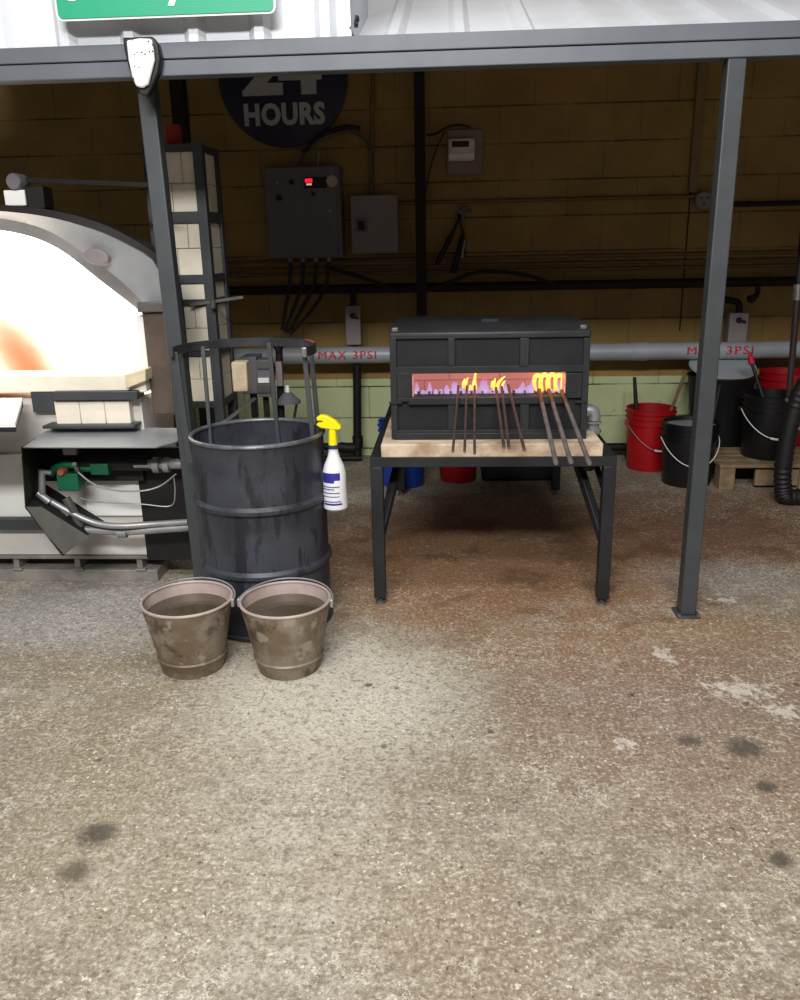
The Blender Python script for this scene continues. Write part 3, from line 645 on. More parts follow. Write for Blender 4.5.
for k, e in ((0.39, 300), (0.35, 275), (0.29, 300), (0.23, 298)): wrap(zb0+H_*k, zb0+H_*(k+0.014), 205, e, 0.0424)
wrap(zb0+H_*0.10, zb0+H_*0.13, 215, 310, 0.0438); wrap(zb0+H_*0.15, zb0+H_*0.165, 215, 305, 0.0436)
obj('printed_label', lb, M_label, sb)

# ------------------------------------------------------------------ two metal pails in front
def pail(label, px):
    base = G(*px); c = Vector((base.x-0.022, base.y+0.094, 0))
    t = thing('metal_pail', label, 'pail', c)
    rb, rt = 0.098, 0.146; h = 0.238
    rr = lambda z: rb+(rt-rb)*z/h
    prof = [(0, 0.012), (rb-0.004, 0.012), (rb-0.002, 0.0), (rb+0.003, 0.002), (rr(0.045)+0.003, 0.045), (rr(0.05)+0.006, 0.050), (rr(0.055), 0.055), (rr(h-0.01), h-0.01), (rr(h)-0.003, h-0.004), (rr(0.2)-0.003, 0.2), (rb-0.003, 0.016), (0, 0.016)]
    obj('body', MB().lathe(c, prof, 64), M_pail, t)
    obj('rim', MB().lathe(c, [(rt-0.003+0.005*math.cos(a), h+0.005*math.sin(a)) for a in np.linspace(0, 2*PI, 10, endpoint=False)], 64, closed=True), M_pailrim, t)
    obj('lining', MB().lathe(c, [(rr(h)-0.004, h-0.003), (rr(0.165)-0.004, 0.165), (rr(0.165)-0.006, 0.165), (rr(h)-0.0055, h-0.003)], 64, closed=True), M_pailrim, t)
    obj('water', MB().lathe(c, [(0, 0.20), (rr(0.2)-0.005, 0.20), (rr(0.2)-0.012, 0.19), (0, 0.19)], 48), M_water, t)
    for sgn in (-1, 1):
        e = c + Vector((sgn*(rt+0.004), 0.0, h-0.012))
        obj('ear', MB().box(e-Vector((0.006, 0.012, 0.012)), e+Vector((0.006, 0.012, 0.016))), M_galv, t, bevel=0.003)
    arc = [c + Vector((-(rt+0.006)*math.cos(a), (rt+0.012)*math.sin(a), h-0.004+0.012*math.sin(a))) for a in np.linspace(0, PI, 24)]
    obj('bail', MB().tube(arc, 0.003, 8), M_galv, t)
    return t
pail('rusty metal pail of dark water in front of the drum, left of the pair', (192, 679))
pail('rusty metal pail of dark water in front of the drum, right of the pair', (291, 680))

# ------------------------------------------------------------------ slotted furnace on its table
YTF = 2.925
tx0, tx1 = W(369.5, 530, YTF).x, W(613, 530, YTF).x
tx0, tx1 = W(370, 462, YTF).x, W(617, 462, YTF).x
zt1, zt0 = W(494, 457, YTF).z, W(494, 467, YTF).z; tb_y = 4.42; lw = 0.045
tt = thing('steel_table', 'black square tube steel table under the slotted furnace', 'table', ((tx0+tx1)/2, (YTF+tb_y)/2, 0))
top = MB(); top.box((tx0, YTF, zt0), (tx1, YTF+0.04, zt1)).box((tx0, tb_y-0.04, zt0), (tx1, tb_y, zt1))
top.box((tx0, YTF+0.04, zt0), (tx0+0.04, tb_y-0.04, zt1)).box((tx1-0.04, YTF+0.04, zt0), (tx1, tb_y-0.04, zt1)).box((tx0+0.04, 3.55, zt0), (tx1-0.04, 3.59, zt1))
top.box((tx0+0.04, YTF+0.04, zt1-0.012), (tx1-0.04, 3.55, zt1-0.002))
obj('top_frame', top, M_blacksteel, tt, bevel=0.002)
for xx, yy in ((tx0, YTF), (tx1-lw, YTF), (tx0, tb_y-lw), (tx1-lw, tb_y-lw)):
    l = obj('leg', MB().box((xx, yy, 0.028), (xx+lw, yy+lw, zt0)), M_blacksteel, tt, bevel=0.003)
    c = Vector((xx+lw/2, yy+lw/2, 0)); obj('levelling_foot', MB().lathe(c, [(0, 0), (0.02, 0), (0.018, 0.008), (0.007, 0.010), (0.007, 0.03), (0, 0.03)], 16), M_sheetdark, l)
yb2 = YTF+0.05
obj('brace', MB().bar((tx0+0.03, YTF+0.03, 0.28), (tx0+0.10, YTF+0.26, zt0-0.002), 0.03), M_blacksteel, tt, bevel=0.002)
obj('brace', MB().bar((tx1-0.03, YTF+0.03, 0.26), (tx1-0.12, YTF+0.20, zt0-0.002), 0.03), M_blacksteel, tt, bevel=0.002)
obj('brace', MB().bar((tx1-0.02, YTF+0.06, 0.42), (tx1-0.055, YTF+0.20, zt0-0.002), 0.018), M_blacksteel, tt, bevel=0.002)
zh1 = W(494, 444, YTF-0.003).z; hx0, hx1 = W(381, 450, YTF).x, W(603, 450, YTF).x
YFF = 3.005
obj('hearth_slab', MB().box((hx0, YTF-0.003, zt1), (hx1, 3.50, zh1)), M_hearth, label='long scorched cream firebrick slab along the front of the black table', cat='slab', bevel=0.004)
fx0, fx1 = W(390.5, 385, YFF).x, W(588.5, 385, YFF).x
ftop = W(490, 330, YFF).z; yfb = 3.50
sfz = lambda y: W(490, y, YFF).z
sf = thing('slot_furnace', 'black steel slot furnace with burning gas flames on the table', 'furnace', ((fx0+fx1)/2, (YFF+yfb)/2, zh1))
sx0, sx1 = W(412, 385, YFF).x, W(566, 385, YFF).x; s1, s0 = sfz(372.5), sfz(398)
bo = MB()
bo.box((fx0, YFF+0.012, s1), (fx1, yfb, ftop-0.02)).box((fx0, YFF+0.012, zh1), (fx1, yfb, s0)).box((fx0, YFF+0.012, s0), (sx0, yfb, s1)).box((sx1, YFF+0.012, s0), (fx1, yfb, s1)).box((sx0, yfb-0.08, s0), (sx1, yfb, s1))
obj('casing', bo, M_panel, sf)
# bevelled lid
zlid = ftop; zpk = W(490, 316.5, yfb-0.04).z
obj('lid', MB().prism([(fx0, YFF, zlid-0.03), (fx0, YFF, zlid-0.008), (fx0, YFF+0.035, zlid+0.012), (fx0, yfb-0.02, max(zpk, zlid+0.013)), (fx0, yfb, zlid), (fx0, yfb, zlid-0.03)], (fx1-fx0, 0, 0)), M_furn, sf, bevel=0.004)
fr = MB(); _pr = [0.0]
def bx(x0, y0, x1, y1):
    _pr[0] += 0.0006; a, b2 = pxbox(x0, y0, x1, y1, YFF-_pr[0], 0.014+_pr[0]); fr.box(a, b2)
for c in ((390.5, 334, 588.5, 338), (390.5, 366, 588.5, 373), (390.5, 338, 397, 440), (582, 338, 588.5, 440), (397, 373, 412, 398), (566, 373, 582, 398),
          (448, 338, 455, 366), (520, 338, 529, 366), (397, 398, 411, 402), (448, 404, 455, 430), (520, 404, 529, 430), (397, 430, 582, 434)): bx(*c)
obj('front_frame', fr, M_furn, sf, bevel=0.0015)
a, b2 = pxbox(408, 397, 568, 404.5, YFF-0.011, 0.026); obj('slot_lip', MB().box(a, b2), M_furn, sf, bevel=0.003); ziplip = b2.z
a, b2 = pxbox(394, 433, 586, 441, YFF-0.012, 0.03); a.z = zh1; obj('bottom_rail', MB().box(a, b2), M_furn, sf, bevel=0.002)
li = MB(); li.box((sx0, YFF+0.16, s0), (sx1, YFF+0.19, s1)).box((sx0, YFF+0.014, s0), (sx0+0.004, YFF+0.17, s1)).box((sx1-0.004, YFF+0.014, s0), (sx1, YFF+0.17, s1)).box((sx0, YFF+0.014, s1-0.004), (sx1, YFF+0.17, s1))
obj('brick_lining', li, M_lining, sf)
bn = MB()
for i in range(14):
    xx = sx0+0.02+(sx1-sx0-0.04)*i/13; bn.lathe((xx, YFF+0.10, s0-0.002), [(0, 0), (0.006, 0), (0.006, 0.012), (0, 0.012)], 10)
obj('burner_jet', bn, M_sheetdark, sf, kind='stuff')
for px in (399, 402, 405): pass
for px, py in ((393, 403), (579, 402)): a, b2 = pxbox(px-4, py-1, px+9, py+1, YFF-0.008, 0.01); obj('latch', MB().box(a, b2), M_dark, sf, bevel=0.001)
cc = W(490, 320, 3.2); obj('lid_tab', MB().box((cc.x-0.03, 3.2, zlid+0.011), (cc.x+0.03, 3.21, zlid+0.022)), M_furn, sf)
for px in (395, 583):
    c = W(px, 329, YFF+0.02); obj('lid_corner_glint', MB().box((c.x-0.012, YFF+0.004, zlid-0.004), (c.x+0.012, YFF+0.03, zlid+0.012)), M_sheetdark, sf, bevel=0.004)  # paler corner boxes imitate small highlights on the lid
# gas elbow at the right end, standing on the slab
ge = thing('pipe_elbow', 'grey pipe elbow and union standing at the right end of the slotted furnace', 'pipe', W(590, 440, 3.2))
ce = W(593, 420, 3.15)
obj('elbow', MB().tube(spline([Vector((fx1-0.01, 3.15, ce.z+0.035)), Vector((ce.x-0.012, 3.15, ce.z+0.036)), Vector((ce.x+0.001, 3.15, ce.z+0.022)), Vector((ce.x+0.002, 3.15, ce.z))], 6), 0.025, 16), M_galv, ge)
obj('union_nut', MB().lathe((ce.x+0.002, 3.15, ce.z-0.055), [(0, 0), (0.025, 0), (0.030, 0.008), (0.030, 0.02), (0.022, 0.024), (0.022, 0.04), (0.031, 0.044), (0.031, 0.052), (0, 0.052)], 8), M_galv, ge)
obj('riser', MB().lathe((ce.x+0.002, 3.15, zh1+0.001), [(0, 0), (0.019, 0), (0.019, ce.z-zh1-0.05), (0, ce.z-zh1-0.05)], 16), M_sheetdark, ge)
gc = W(588, 470, YTF+0.08)
obj('gas_cock', MB().lathe((gc.x, gc.y, zt0-0.035), [(0, 0), (0.016, 0), (0.022, 0.006), (0.022, 0.022), (0.014, 0.026), (0.014, 0.0345), (0, 0.0345)], 16), M_dark, label='small dark round gas cock under the right end of the front table rail', cat='valve')

# rods lying in the slot
rods = [((458.4,386),(452.9,451.5),'leftmost of three thin rods in the left group'), ((466.8,386),(464.6,451.5),'middle of three thin rods in the left group'), ((474.6,386),(474.6,453.5),'rightmost of three thin rods in the left group'),
        ((496,388),(503.9,447.5),'leftmost of three thin rods in the centre group'), ((501.6,387),(509,448),'middle of three thin rods in the centre group'), ((508,385),(524.4,450),'rightmost of three thin rods in the centre group'),
        ((539,390),(556,463),'leftmost of three thick pipes in the right group'), ((548.7,390),(570.9,462),'middle of three thick pipes in the right group'), ((561.7,391),(589.4,463.5),'rightmost of three thick pipes in the right group')]
for i, (tip, end, l) in enumerate(rods):
    thick = i > 5; ye = 2.50 if thick else 2.66
    p, q = W(*tip, YFF+0.04), W(*end, ye); r = 0.0078 if thick else 0.0046 if i < 3 else 0.0055
    t = thing('blowpipe' if thick else 'punty_rod', l + ' resting in the furnace slot', 'rod', q, 'pipes in the right group' if thick else 'rods in the left group' if i < 3 else 'rods in the centre group')
    k = p.lerp(q, 0.22)
    part_label(obj('heated_end', MB().tube([p, k], [r*0.95, r*0.98], 14), M_rodhot, t), 'brown heated end')
    obj('shaft', MB().tube([k, q], [r*0.98, r], 14), M_rodlight if thick else M_rod, t)
    if thick: obj('end_cap', MB().tube([q, q+(q-p).normalized()*0.006], [r*0.6, r*0.55], 12), M_bareedge, t)
    else: obj('end_cap', MB().tube([q, q+(q-p).normalized()*0.004], r*0.8, 12), M_bareedge, t)

# flames
def tongue(mb, c, h, r, lean, curl=0.0):
    pts, rad = [], []
    for i in range(9):
        t = i/8; pts.append(c + Vector((lean*t*t*h + curl*math.sin(t*3.2)*r*1.6, 0, h*t))); rad.append(max(r*(0.55+1.2*t)*(1-t)**0.7*1.25, 0.0006))
    mb.tube(pts, rad, 12)
def fpt(x, y): return W(x, y, YFF+0.085)
for l, fl in (('yellow flames licking up from the left group of rods', [(463, 388, 9, 3, .2), (466.5, 389, 11, 4.5, .15), (473, 390, 11, 5, .1), (476, 389, 18, 4, .0), (470, 390, 5, 4, .1)]),
              ('yellow flames curling from the tips of the centre group of rods', [(494, 390, 11, 4.5, .1), (498, 390, 13, 4.5, .5), (491.5, 388, 7, 3, .1), (503, 388, 7, 3, .3)])):
    c0 = fpt(fl[0][0], fl[0][1]); t = thing('gas_flame', l, 'flame', c0, 'yellow flames in the slot')
    for x, y, hp_, rp_, ln in fl:
        mb = MB(); c = fpt(x, y); k = 0.00395; tongue(mb, c, hp_*k, rp_*k*0.36, ln, random.uniform(-0.6, 0.6)); obj('flame_tongue', mb, M_flameY, t)
t = thing('gas_flame', 'three tall yellow ring shaped flames around the pipes at the right end of the slot', 'flame', fpt(548, 390), 'yellow flames in the slot')
for x0_, x1_, y1_ in ((535, 541, 374), (541.5, 548, 373), (549, 556, 373), (556, 563, 374)):
    mb = MB(); mb.tube(spline([fpt(x0_+1.5, 391), fpt(x0_-0.5, 384), fpt(x0_, 377), fpt((x0_+x1_)/2, y1_+1.5), fpt(x1_, 377.5), fpt(x1_-0.5, 382)], 5), [0.003+0.0050*math.sin(PI*min(1, i/25*0.9+0.05)) for i in range(26)], 10)
    obj('flame_tongue', mb, M_flameY, t)
    mb = MB(); tongue(mb, fpt(x1_-0.5, 391), 0.048, 0.008, -0.1); obj('flame_tongue', mb, M_flameY, t)
mb = MB()
for i in range(40):
    x = 415 + 150*i/39 + random.uniform(-1.5, 1.5); tongue(mb, W(x, 396.5, YFF+0.105), random.choice((7, 8, 9, 12, 15, 18))*0.0037, random.uniform(0.009, 0.015), random.uniform(-0.2, 0.3))
obj('violet_flames', mb, M_flameV, label='row of low violet gas flames along the furnace slot', cat='flames', kind='stuff')
# ------------------------------------------------------------------ plastic buckets
def bucket(label, c, r, h, m, bail_az=None, content=None, name='plastic_bucket', grip=True, group=None):
    c = Vector(c); t = thing(name, label, 'bucket', c, group)
    rb = r*0.86; q = lambda z: rb+(r-rb)*z/h
    prof = [(0, 0.006), (rb-0.004, 0.006), (rb, 0.0), (rb+0.002, 0.004), (q(h*0.74), h*0.74), (q(h*0.74)+0.009, h*0.745), (q(h*0.74)+0.009, h*0.76), (q(h*0.78), h*0.765),
            (q(h*0.84), h*0.84), (q(h*0.84)+0.009, h*0.845), (q(h*0.84)+0.009, h*0.86), (q(h*0.87), h*0.865), (q(h*0.92), h*0.92), (q(h*0.92)+0.009, h*0.925), (q(h*0.92)+0.009, h*0.94), (q(h*0.95), h*0.945),
            (r, h-0.004), (r+0.004, h), (r-0.004, h), (q(h*0.5)-0.005, h*0.5), (rb-0.004, 0.01), (0, 0.01)]
    obj('body', MB().lathe(c, prof, 56), m, t)
    if content is not None:
        z = h*content[0]; obj('contents', MB().lathe(c, [(0, z), (q(z)-0.006, z), (q(z)-0.01, z-0.01), (0, z-0.01)], 40), content[1], t)
    if bail_az is not None:
        a0 = math.radians(bail_az); pts = []
        for i in range(25):
            u = PI*i/24; a = a0 - PI/2 + u
            pts.append(c + Vector(((q(h*0.8)+0.014)*math.cos(a), (q(h*0.8)+0.014)*math.sin(a), h*0.76 - h*0.40*math.sin(u)**1.3)))
        bl = obj('bail', MB().tube(pts, 0.0025, 8), M_white if m is M_black else M_galv, t)
        if grip: obj('grip', MB().tube(pts[10:15], 0.0065, 10), M_white, bl)
        for e in (pts[0], pts[-1]): obj('bail_ear', MB().lathe((e.x, e.y+0.008, e.z), [(0, 0.014), (0.012, 0.012), (0.012, 0), (0, 0)], 12, 'y'), m, t)
    return t
rc = Vector((W(649, 440, 4.97).x, 4.97, 0))
bucket('red plastic bucket with tools standing in it by the pale green wall', rc, 0.142, W(649, 407, 4.97).z, M_red, 285)
st = MB(); st.tube([W(638, 440, 4.95), W(636, 405, 4.97), W(634.5, 377, 5.0)], [0.014, 0.013, 0.010], 10)
obj('tool_handle', st, M_dark, label='upright black tool handle in the red bucket by the green wall', cat='tool')
st = MB(); st.tube([W(664, 430, 4.97), W(686, 371, 5.08)], [0.012, 0.010], 10)
obj('wooden_tool', st, M_handle, label='leaning brown wooden handle in the red bucket by the green wall', cat='tool')
bc = Vector((W(687.5, 460, 4.63).x, 4.63, 0))
bucket('black plastic bucket with grey slurry standing on the floor behind the right post', bc, 0.150, W(690, 421, 4.63).z, M_black, 272, (0.93, M_greywater))
st = MB(); st.tube([W(710, 432, 4.65), W(720, 385, 4.72)], [0.010, 0.009], 10)
obj('tool_handle', st, M_dark, label='black tool handle in the floor standing black bucket right of the post', cat='tool')
# pallet
pz = W(745, 461, 4.55).z; px0 = W(719, 462, 4.50).x; px1 = px0+0.95; py0, py1 = 4.47, 4.88
pt = thing('wooden_pallet', 'small worn wooden pallet carrying a black bucket at the right edge', 'pallet', ((px0+px1)/2, (py0+py1)/2, 0))
for i in range(4):
    y0_ = py0+0.104*i; obj('deck_board', MB().box((px0, y0_, pz-0.02), (px1, y0_+0.096, pz)), M_wood, pt, bevel=0.003)
for xx in (px0, (px0+px1)/2-0.05, px1-0.1):
    for yy in (py0+0.005, py1-0.1): obj('block', MB().box((xx+0.004, yy, 0), (xx+0.085, yy+0.095, pz-0.0205)), M_wood, pt, bevel=0.003)
obj('lower_board', MB().box((px0+0.2, py0+0.02, 0.018), (px1-0.12, py0+0.045, pz-0.035)), M_wood, pt, bevel=0.003)
pc = Vector((W(768, 440, 4.68).x, 4.68, pz))
bucket('black plastic bucket standing on the wooden pallet', pc, 0.155, W(768, 393, 4.68).z-pz, M_black, 268, None)
st = MB(); st.tube([W(764, 400, 4.66), W(752, 364, 4.74)], [0.010, 0.009], 10)
tl = thing('tool_handle', 'black tool with a red tip leaning in the bucket on the pallet', 'tool', W(764, 400, 4.66))
obj('shaft', st, M_dark, tl); obj('red_tip', MB().tube([W(752, 364, 4.74), W(750.5, 358, 4.75), W(750, 352, 4.76)], [0.018, 0.017, 0.004], 12), M_redpaint, tl)
r2 = Vector((W(780, 430, 5.05).x, 5.05, 0))
bucket('red plastic bucket half hidden behind the black bucket on the pallet', r2, 0.15, W(780, 371, 5.05).z, M_red, None)
# dustbin with pale tilted rim
tcx = W(720, 400, 5.05).x; tz = W(720, 374, 5.05).z
tc = thing('metal_tub', 'tall dark tub with a pale grey lid tilted on top behind the right post', 'tub', (tcx, 5.06, 0))
obj('body', MB().lathe((tcx, 5.06, 0), [(0, 0), (0.13, 0), (0.19, tz-0.02), (0.196, tz-0.012), (0.196, tz-0.004), (0.186, tz-0.004), (0.18, tz-0.03), (0, tz-0.03)], 48), M_dark, tc)
lid = MB(); lid.lathe((0, 0, 0), [(0, 0.006), (0.17, 0.003), (0.19, 0.0), (0.192, -0.008), (0.186, -0.008), (0, -0.004)], 48)
bmesh.ops.rotate(lid.bm, verts=lid.bm.verts, cent=(0, 0, 0), matrix=Matrix.Rotation(math.radians(17), 3, 'X'))
bmesh.ops.translate(lid.bm, verts=lid.bm.verts, vec=(tcx, 5.06, tz+0.05)); obj('lid', lid, mat('pale_lid', (178, 186, 194), 0.5, 0.1, 0.1, 6), tc)
# blue and red buckets under the table
bb = Vector((W(403, 455, 4.62).x, 4.62, 0))
bucket('blue plastic bucket behind the left legs of the furnace table', bb, 0.135, W(400, 420, 4.62).z, M_blue, None)
rb2 = Vector((W(458, 470, 4.72).x, 4.72, 0))
bucket('red plastic bucket under the furnace table beside the blue bucket', rb2, 0.12, 0.30, M_red, None)
db = thing('shade_box', 'low black box added to deepen the shade under the furnace table', 'blower', (W(515, 480, 4.75).x, 4.75, 0))
a, b2 = pxbox(482, 468, 556, 489, 4.66, 0.3); a.z = 0
obj('case', MB().box(a, Vector((b2.x, b2.y, 0.2))), M_dark, db, bevel=0.015); obj('box_stub', MB().tube([(b2.x-0.1, 4.8, 0.2), (b2.x-0.1, 4.8, 0.27)], 0.04), M_dark, db)  # box and stub are added to fill in the dark below the table

# ------------------------------------------------------------------ pipes along the wall
def hpipe(name, label, y, Yc, r, x0, x1, m, cat='pipe', group=None):
    c = W(400, y, Yc); t = thing(name, label, cat, ((x0+x1)/2, Yc, c.z), group)
    obj('run', MB().tube([(x0, Yc, c.z), (x1, Yc, c.z)], r, 24 if r > 0.02 else 12), m, t)
    for i in range(4):
        xx = x0+(x1-x0)*(i+0.5)/4
        obj('strap', MB().tube([(xx-0.012, Yc, c.z), (xx+0.012, Yc, c.z)], r*1.08+0.001, 24).box((xx-0.012, Yc, c.z-0.006), (xx+0.012, YW-0.0005, c.z+0.006)), m, t)
    return t, c.z
gp, gpz = hpipe('gas_main', 'thick pale grey gas pipe with red stencilled lettering along the wall', 354.5, 5.12, 0.051, -2.2, 3.2, M_pvc)
for px in (645,):
    xx = W(px, 353, 5.07).x; obj('coupling', MB().tube([(xx-0.07, 5.12, gpz), (xx+0.0, 5.12, gpz)], 0.054, 28), M_pvc, gp)
def stencil(xc, w):
    tb = text_bm('MAX 3PSI', 0.048, 0.0, 0.0006, 1.0, 1.2)
    d_ = bmesh.ops.duplicate(tb.bm, geom=tb.bm.faces[:])['geom']
    for v in d_:
        if isinstance(v, bmesh.types.BMVert): v.co += Vector((0.0028, 0.0012, 0.0003))
    xs = [v.co.x for v in tb.bm.verts]; k = w/(max(xs)-min(xs))
    bmesh.ops.triangulate(tb.bm, faces=tb.bm.faces)
    for yy in np.linspace(0.003, 0.045, 9): bmesh.ops.bisect_plane(tb.bm, geom=tb.bm.verts[:]+tb.bm.edges[:]+tb.bm.faces[:], plane_co=(0, yy, 0), plane_no=(0, 1, 0))
    for v in tb.bm.verts:
        a = (v.co.y-0.018)/0.0515; r = 0.0516+v.co.z*0.3
        v.co = Vector((xc+v.co.x*k, 5.12-r*math.cos(a), gpz+r*math.sin(a)))
    obj('lettering', tb, M_redpaint, gp, smooth=False)
stencil((W(318, 354, 5.07).x+W(376, 354, 5.07).x)/2, W(376, 354, 5.07).x-W(318, 354, 5.07).x)
stencil((W(687, 352, 5.07).x+W(753, 352, 5.07).x)/2, W(753, 352, 5.07).x-W(687, 352, 5.07).x)
hpipe('iron_pipe', 'thick black iron pipe running the length of the wall at mid height', 288, 5.2, 0.028, -2.4, 3.2, M_darkpipe)
hpipe('conduit', 'thin conduit high on the wall, running from the small disconnect box to the right', 203, 5.285, 0.010, W(398, 203, 5.285).x, W(702, 197, 5.285).x, M_conduit)
hpipe('conduit', 'thin conduit high on the wall, right of the round junction box', 212, 5.28, 0.014, W(712, 203, 5.28).x, 3.2, M_darkpipe)
for y, l in ((259.5, 'topmost'), (266.5, 'middle'), (272.5, 'lowest')):
    hpipe('conduit', l + ' of three thin parallel conduits just above the black iron pipe', y, 5.285, 0.010, -2.0, 3.2, M_conduit, 'pipe', 'parallel conduits')
def droop(name, label, pts, Y, r, m, cat='cable'):
    return obj(name, MB().tube(spline([W(x, y, Y) for x, y in pts]), r, 8), m, label=label, cat=cat)
droop('hanging_cable', 'black cable sagging over the black iron pipe left of the rear post', [(330, 268), (350, 274), (372, 281), (392, 289), (412, 289)], 5.16, 0.012, M_dark)
droop('hanging_cable', 'black cable sagging over the black iron pipe right of the rear post', [(428, 290), (450, 282), (475, 273), (500, 272), (530, 276), (560, 287)], 5.16, 0.012, M_dark)

# black gas drop with elbow left of the furnace
gd = thing('gas_drop', 'black pipe dropping from the grey gas main down the pale green wall', 'pipe', W(357, 462, 5.2))
obj('riser', MB().tube([W(357, 364, 5.15), W(357.5, 455, 5.15)], 0.026, 16), M_darkpipe, gd)
obj('elbow', MB().tube(spline([W(357.5, 436, 5.15), W(357.5, 445, 5.15), W(352, 448, 5.15), W(340, 447, 5.15)]), 0.034, 16), M_darkpipe, gd)
obj('branch', MB().tube([W(357, 446, 5.15), W(285, 447, 5.15)], 0.023, 16), M_darkpipe, gd)
obj('branch', MB().tube([W(362, 458, 5.15), W(285, 459, 5.15)], 0.020, 16), M_darkpipe, gd)
obj('gas_branch', MB().tube([W(600, 447, 5.2), W(632, 447, 5.2), W(690, 447, 5.2)], 0.026, 16).tube([W(628, 447, 5.2), W(628, 461, 5.2)], 0.02), M_darkpipe, label='black pipe low on the green wall behind the red bucket', cat='pipe')

def jbox(label, x0, y0, x1, y1, bend):
    t = thing('junction_box', label, 'box', W((x0+x1)/2, y1, 5.2))
    a, b2 = pxbox(x0, y0, x1, y1, 5.13, 0.06); obj('cover', MB().box(a, b2), M_ebox2, t, bevel=0.004)
    cx = (a.x+b2.x)/2
    kn = MB(); kn.lathe((cx, 5.13, b2.z-(b2.z-a.z)*0.25), [(0, 0.012), (0.014, 0.012), (0.018, 0), (0, 0)], 16, 'y').tube([(cx, 5.12, b2.z-(b2.z-a.z)*0.25), (cx+0.035, 5.12, b2.z-(b2.z-a.z)*0.31)], 0.008)
    obj('knob', kn, M_dark, t)
    obj('nipple', MB().tube([(cx, 5.16, a.z), (cx, 5.16, a.z-0.03)], 0.016), M_dark, t)
    obj('feed_pipe', MB().tube(spline([W(x, y, 5.16) for x, y in bend]), 0.02, 14), M_darkpipe, t)
jbox('pale grey tall control box above the gas main, left of the slotted furnace', 345.5, 306, 360.5, 345, [(353, 308), (353, 298), (353, 289)])
jbox('pale grey tall control box above the gas main, just right of the right post', 729, 313, 748, 342, [(739, 315), (738, 303), (727, 300), (718, 299), (716, 290)])
vv = MB(); vv.tube(spline([W(758, 286, 5.16), W(757, 294, 5.16), W(752, 299, 5.14)]), 0.015).lathe(W(752, 299, 5.12), [(0, 0.02), (0.02, 0.018), (0.024, 0), (0.024, -0.02), (0, -0.02)], 14, 'y')
obj('shut_off_valve', vv, M_dark, label='small black valve hanging below the black iron pipe at the right', cat='valve')

# ------------------------------------------------------------------ electrical gear and the round sign
sg = thing('round_sign', 'round navy sign lettered 24 HOURS on the wall under the beam', 'sign', W(283, 148, 5.27))
sc_ = W(283, 84, 5.27); sr = (W(348, 84, 5.27).x-W(219, 84, 5.27).x)/2; sc_.z = W(283, 147.5, 5.27).z+sr
obj('disc', MB().lathe(sc_, [(0, 0.0), (sr-0.006, 0.0), (sr, -0.004), (sr, -0.02), (0, -0.02)], 72, 'y'), M_navy, sg)
hz = W(283, 125.5, 5.265).z; tw_ = W(325, 115, 5.265).x-W(244, 115, 5.265).x
t1 = text_bm('HOURS', W(283, 102.5, 5.265).z-hz, 0.045, 0.002, 1.0, 1.08); xs = [v.co.x for v in t1.bm.verts]; kx = tw_/(max(xs)-min(xs))
for v in t1.bm.verts: v.co.x *= kx
stand_text(t1, (W(284.5, 115, 5.265).x, 5.267, hz)); obj('lettering', t1, M_signtext, sg, smooth=False)
hz2 = W(283, 95, 5.265).z; t2 = text_bm('24', 0.27, 0.05, 0.002); xs = [v.co.x for v in t2.bm.verts]; kx = (W(322, 90, 5.265).x-W(242, 90, 5.265).x)/(max(xs)-min(xs))
for v in t2.bm.verts: v.co.x *= kx
stand_text(t2, (W(282, 90, 5.265).x, 5.267, hz2)); obj('lettering', t2, M_signtext, sg, smooth=False)

eb = thing('electrical_enclosure', 'large grey electrical enclosure with a red digital readout on the wall', 'electrical box', W(302, 258, 5.2))
a, b2 = pxbox(266, 166, 341, 258, 5.14, YW-5.14); obj('case', MB().box(a, b2), M_ebox, eb, bevel=0.004)
a2, b3 = pxbox(267, 167, 337, 257, 5.125, 0.014); dd = obj('door', MB().box(a2, b3), M_ebox, eb, bevel=0.004)
a2, b3 = pxbox(304, 177, 327, 188, 5.115, 0.012); ds = obj('display', MB().box(a2, b3), M_screen, eb, bevel=0.001)
dg_ = text_bm('888', W(308, 178, 5.112).z-W(308, 182, 5.112).z, 0.02, 0.001); stand_text(dg_, (W(308.5, 180, 5.112).x, 5.1145, W(308, 182.5, 5.112).z)); obj('red_digits', dg_, M_led, ds, smooth=False)
dg_ = text_bm('888', W(308, 183, 5.112).z-W(308, 185, 5.112).z, 0.02, 0.001, 1.5); stand_text(dg_, (W(309, 184, 5.112).x, 5.1145, W(308, 185.3, 5.112).z)); obj('pale_digits', dg_, M_ledw, ds, smooth=False)
c = W(332, 181, 5.11); obj('round_dial', MB().lathe(c, [(0, 0.012), (0.03, 0.010), (0.034, 0.0), (0.034, -0.015), (0, -0.015)], 28, 'y'), mat('pale_plastic', (196, 180, 172), 0.5), eb)
for x, y, r, m in ((277, 183, 0.013, M_galv), (291, 182, 0.013, M_dark), (279, 198, 0.016, M_dark), (313, 194, 0.012, M_dark), (330, 211, 0.010, M_galv)):
    c = W(x, y, 5.115); obj('push_button', MB().lathe(c, [(0, 0.012), (r*0.8, 0.010), (r, 0.004), (r, -0.01), (0, -0.01)], 18, 'y'), m, eb)
for i, x in enumerate((290.5, 303, 316, 328.5)):
    c = W(x, 260, 5.2); obj('cable_gland', MB().lathe((c.x, 5.2, a.z-0.026), [(0, 0), (0.012, 0), (0.015, 0.008), (0.015, 0.026), (0, 0.026)], 10), M_galv, eb)
lb_ = [[(290.5, 262), (290, 280), (287, 300), (282, 330)], [(303, 262), (302, 285), (293, 310), (285, 332)], [(316, 262), (314, 285), (300, 312), (288, 333)], [(328.5, 262), (326, 285), (312, 310), (290, 334)]]
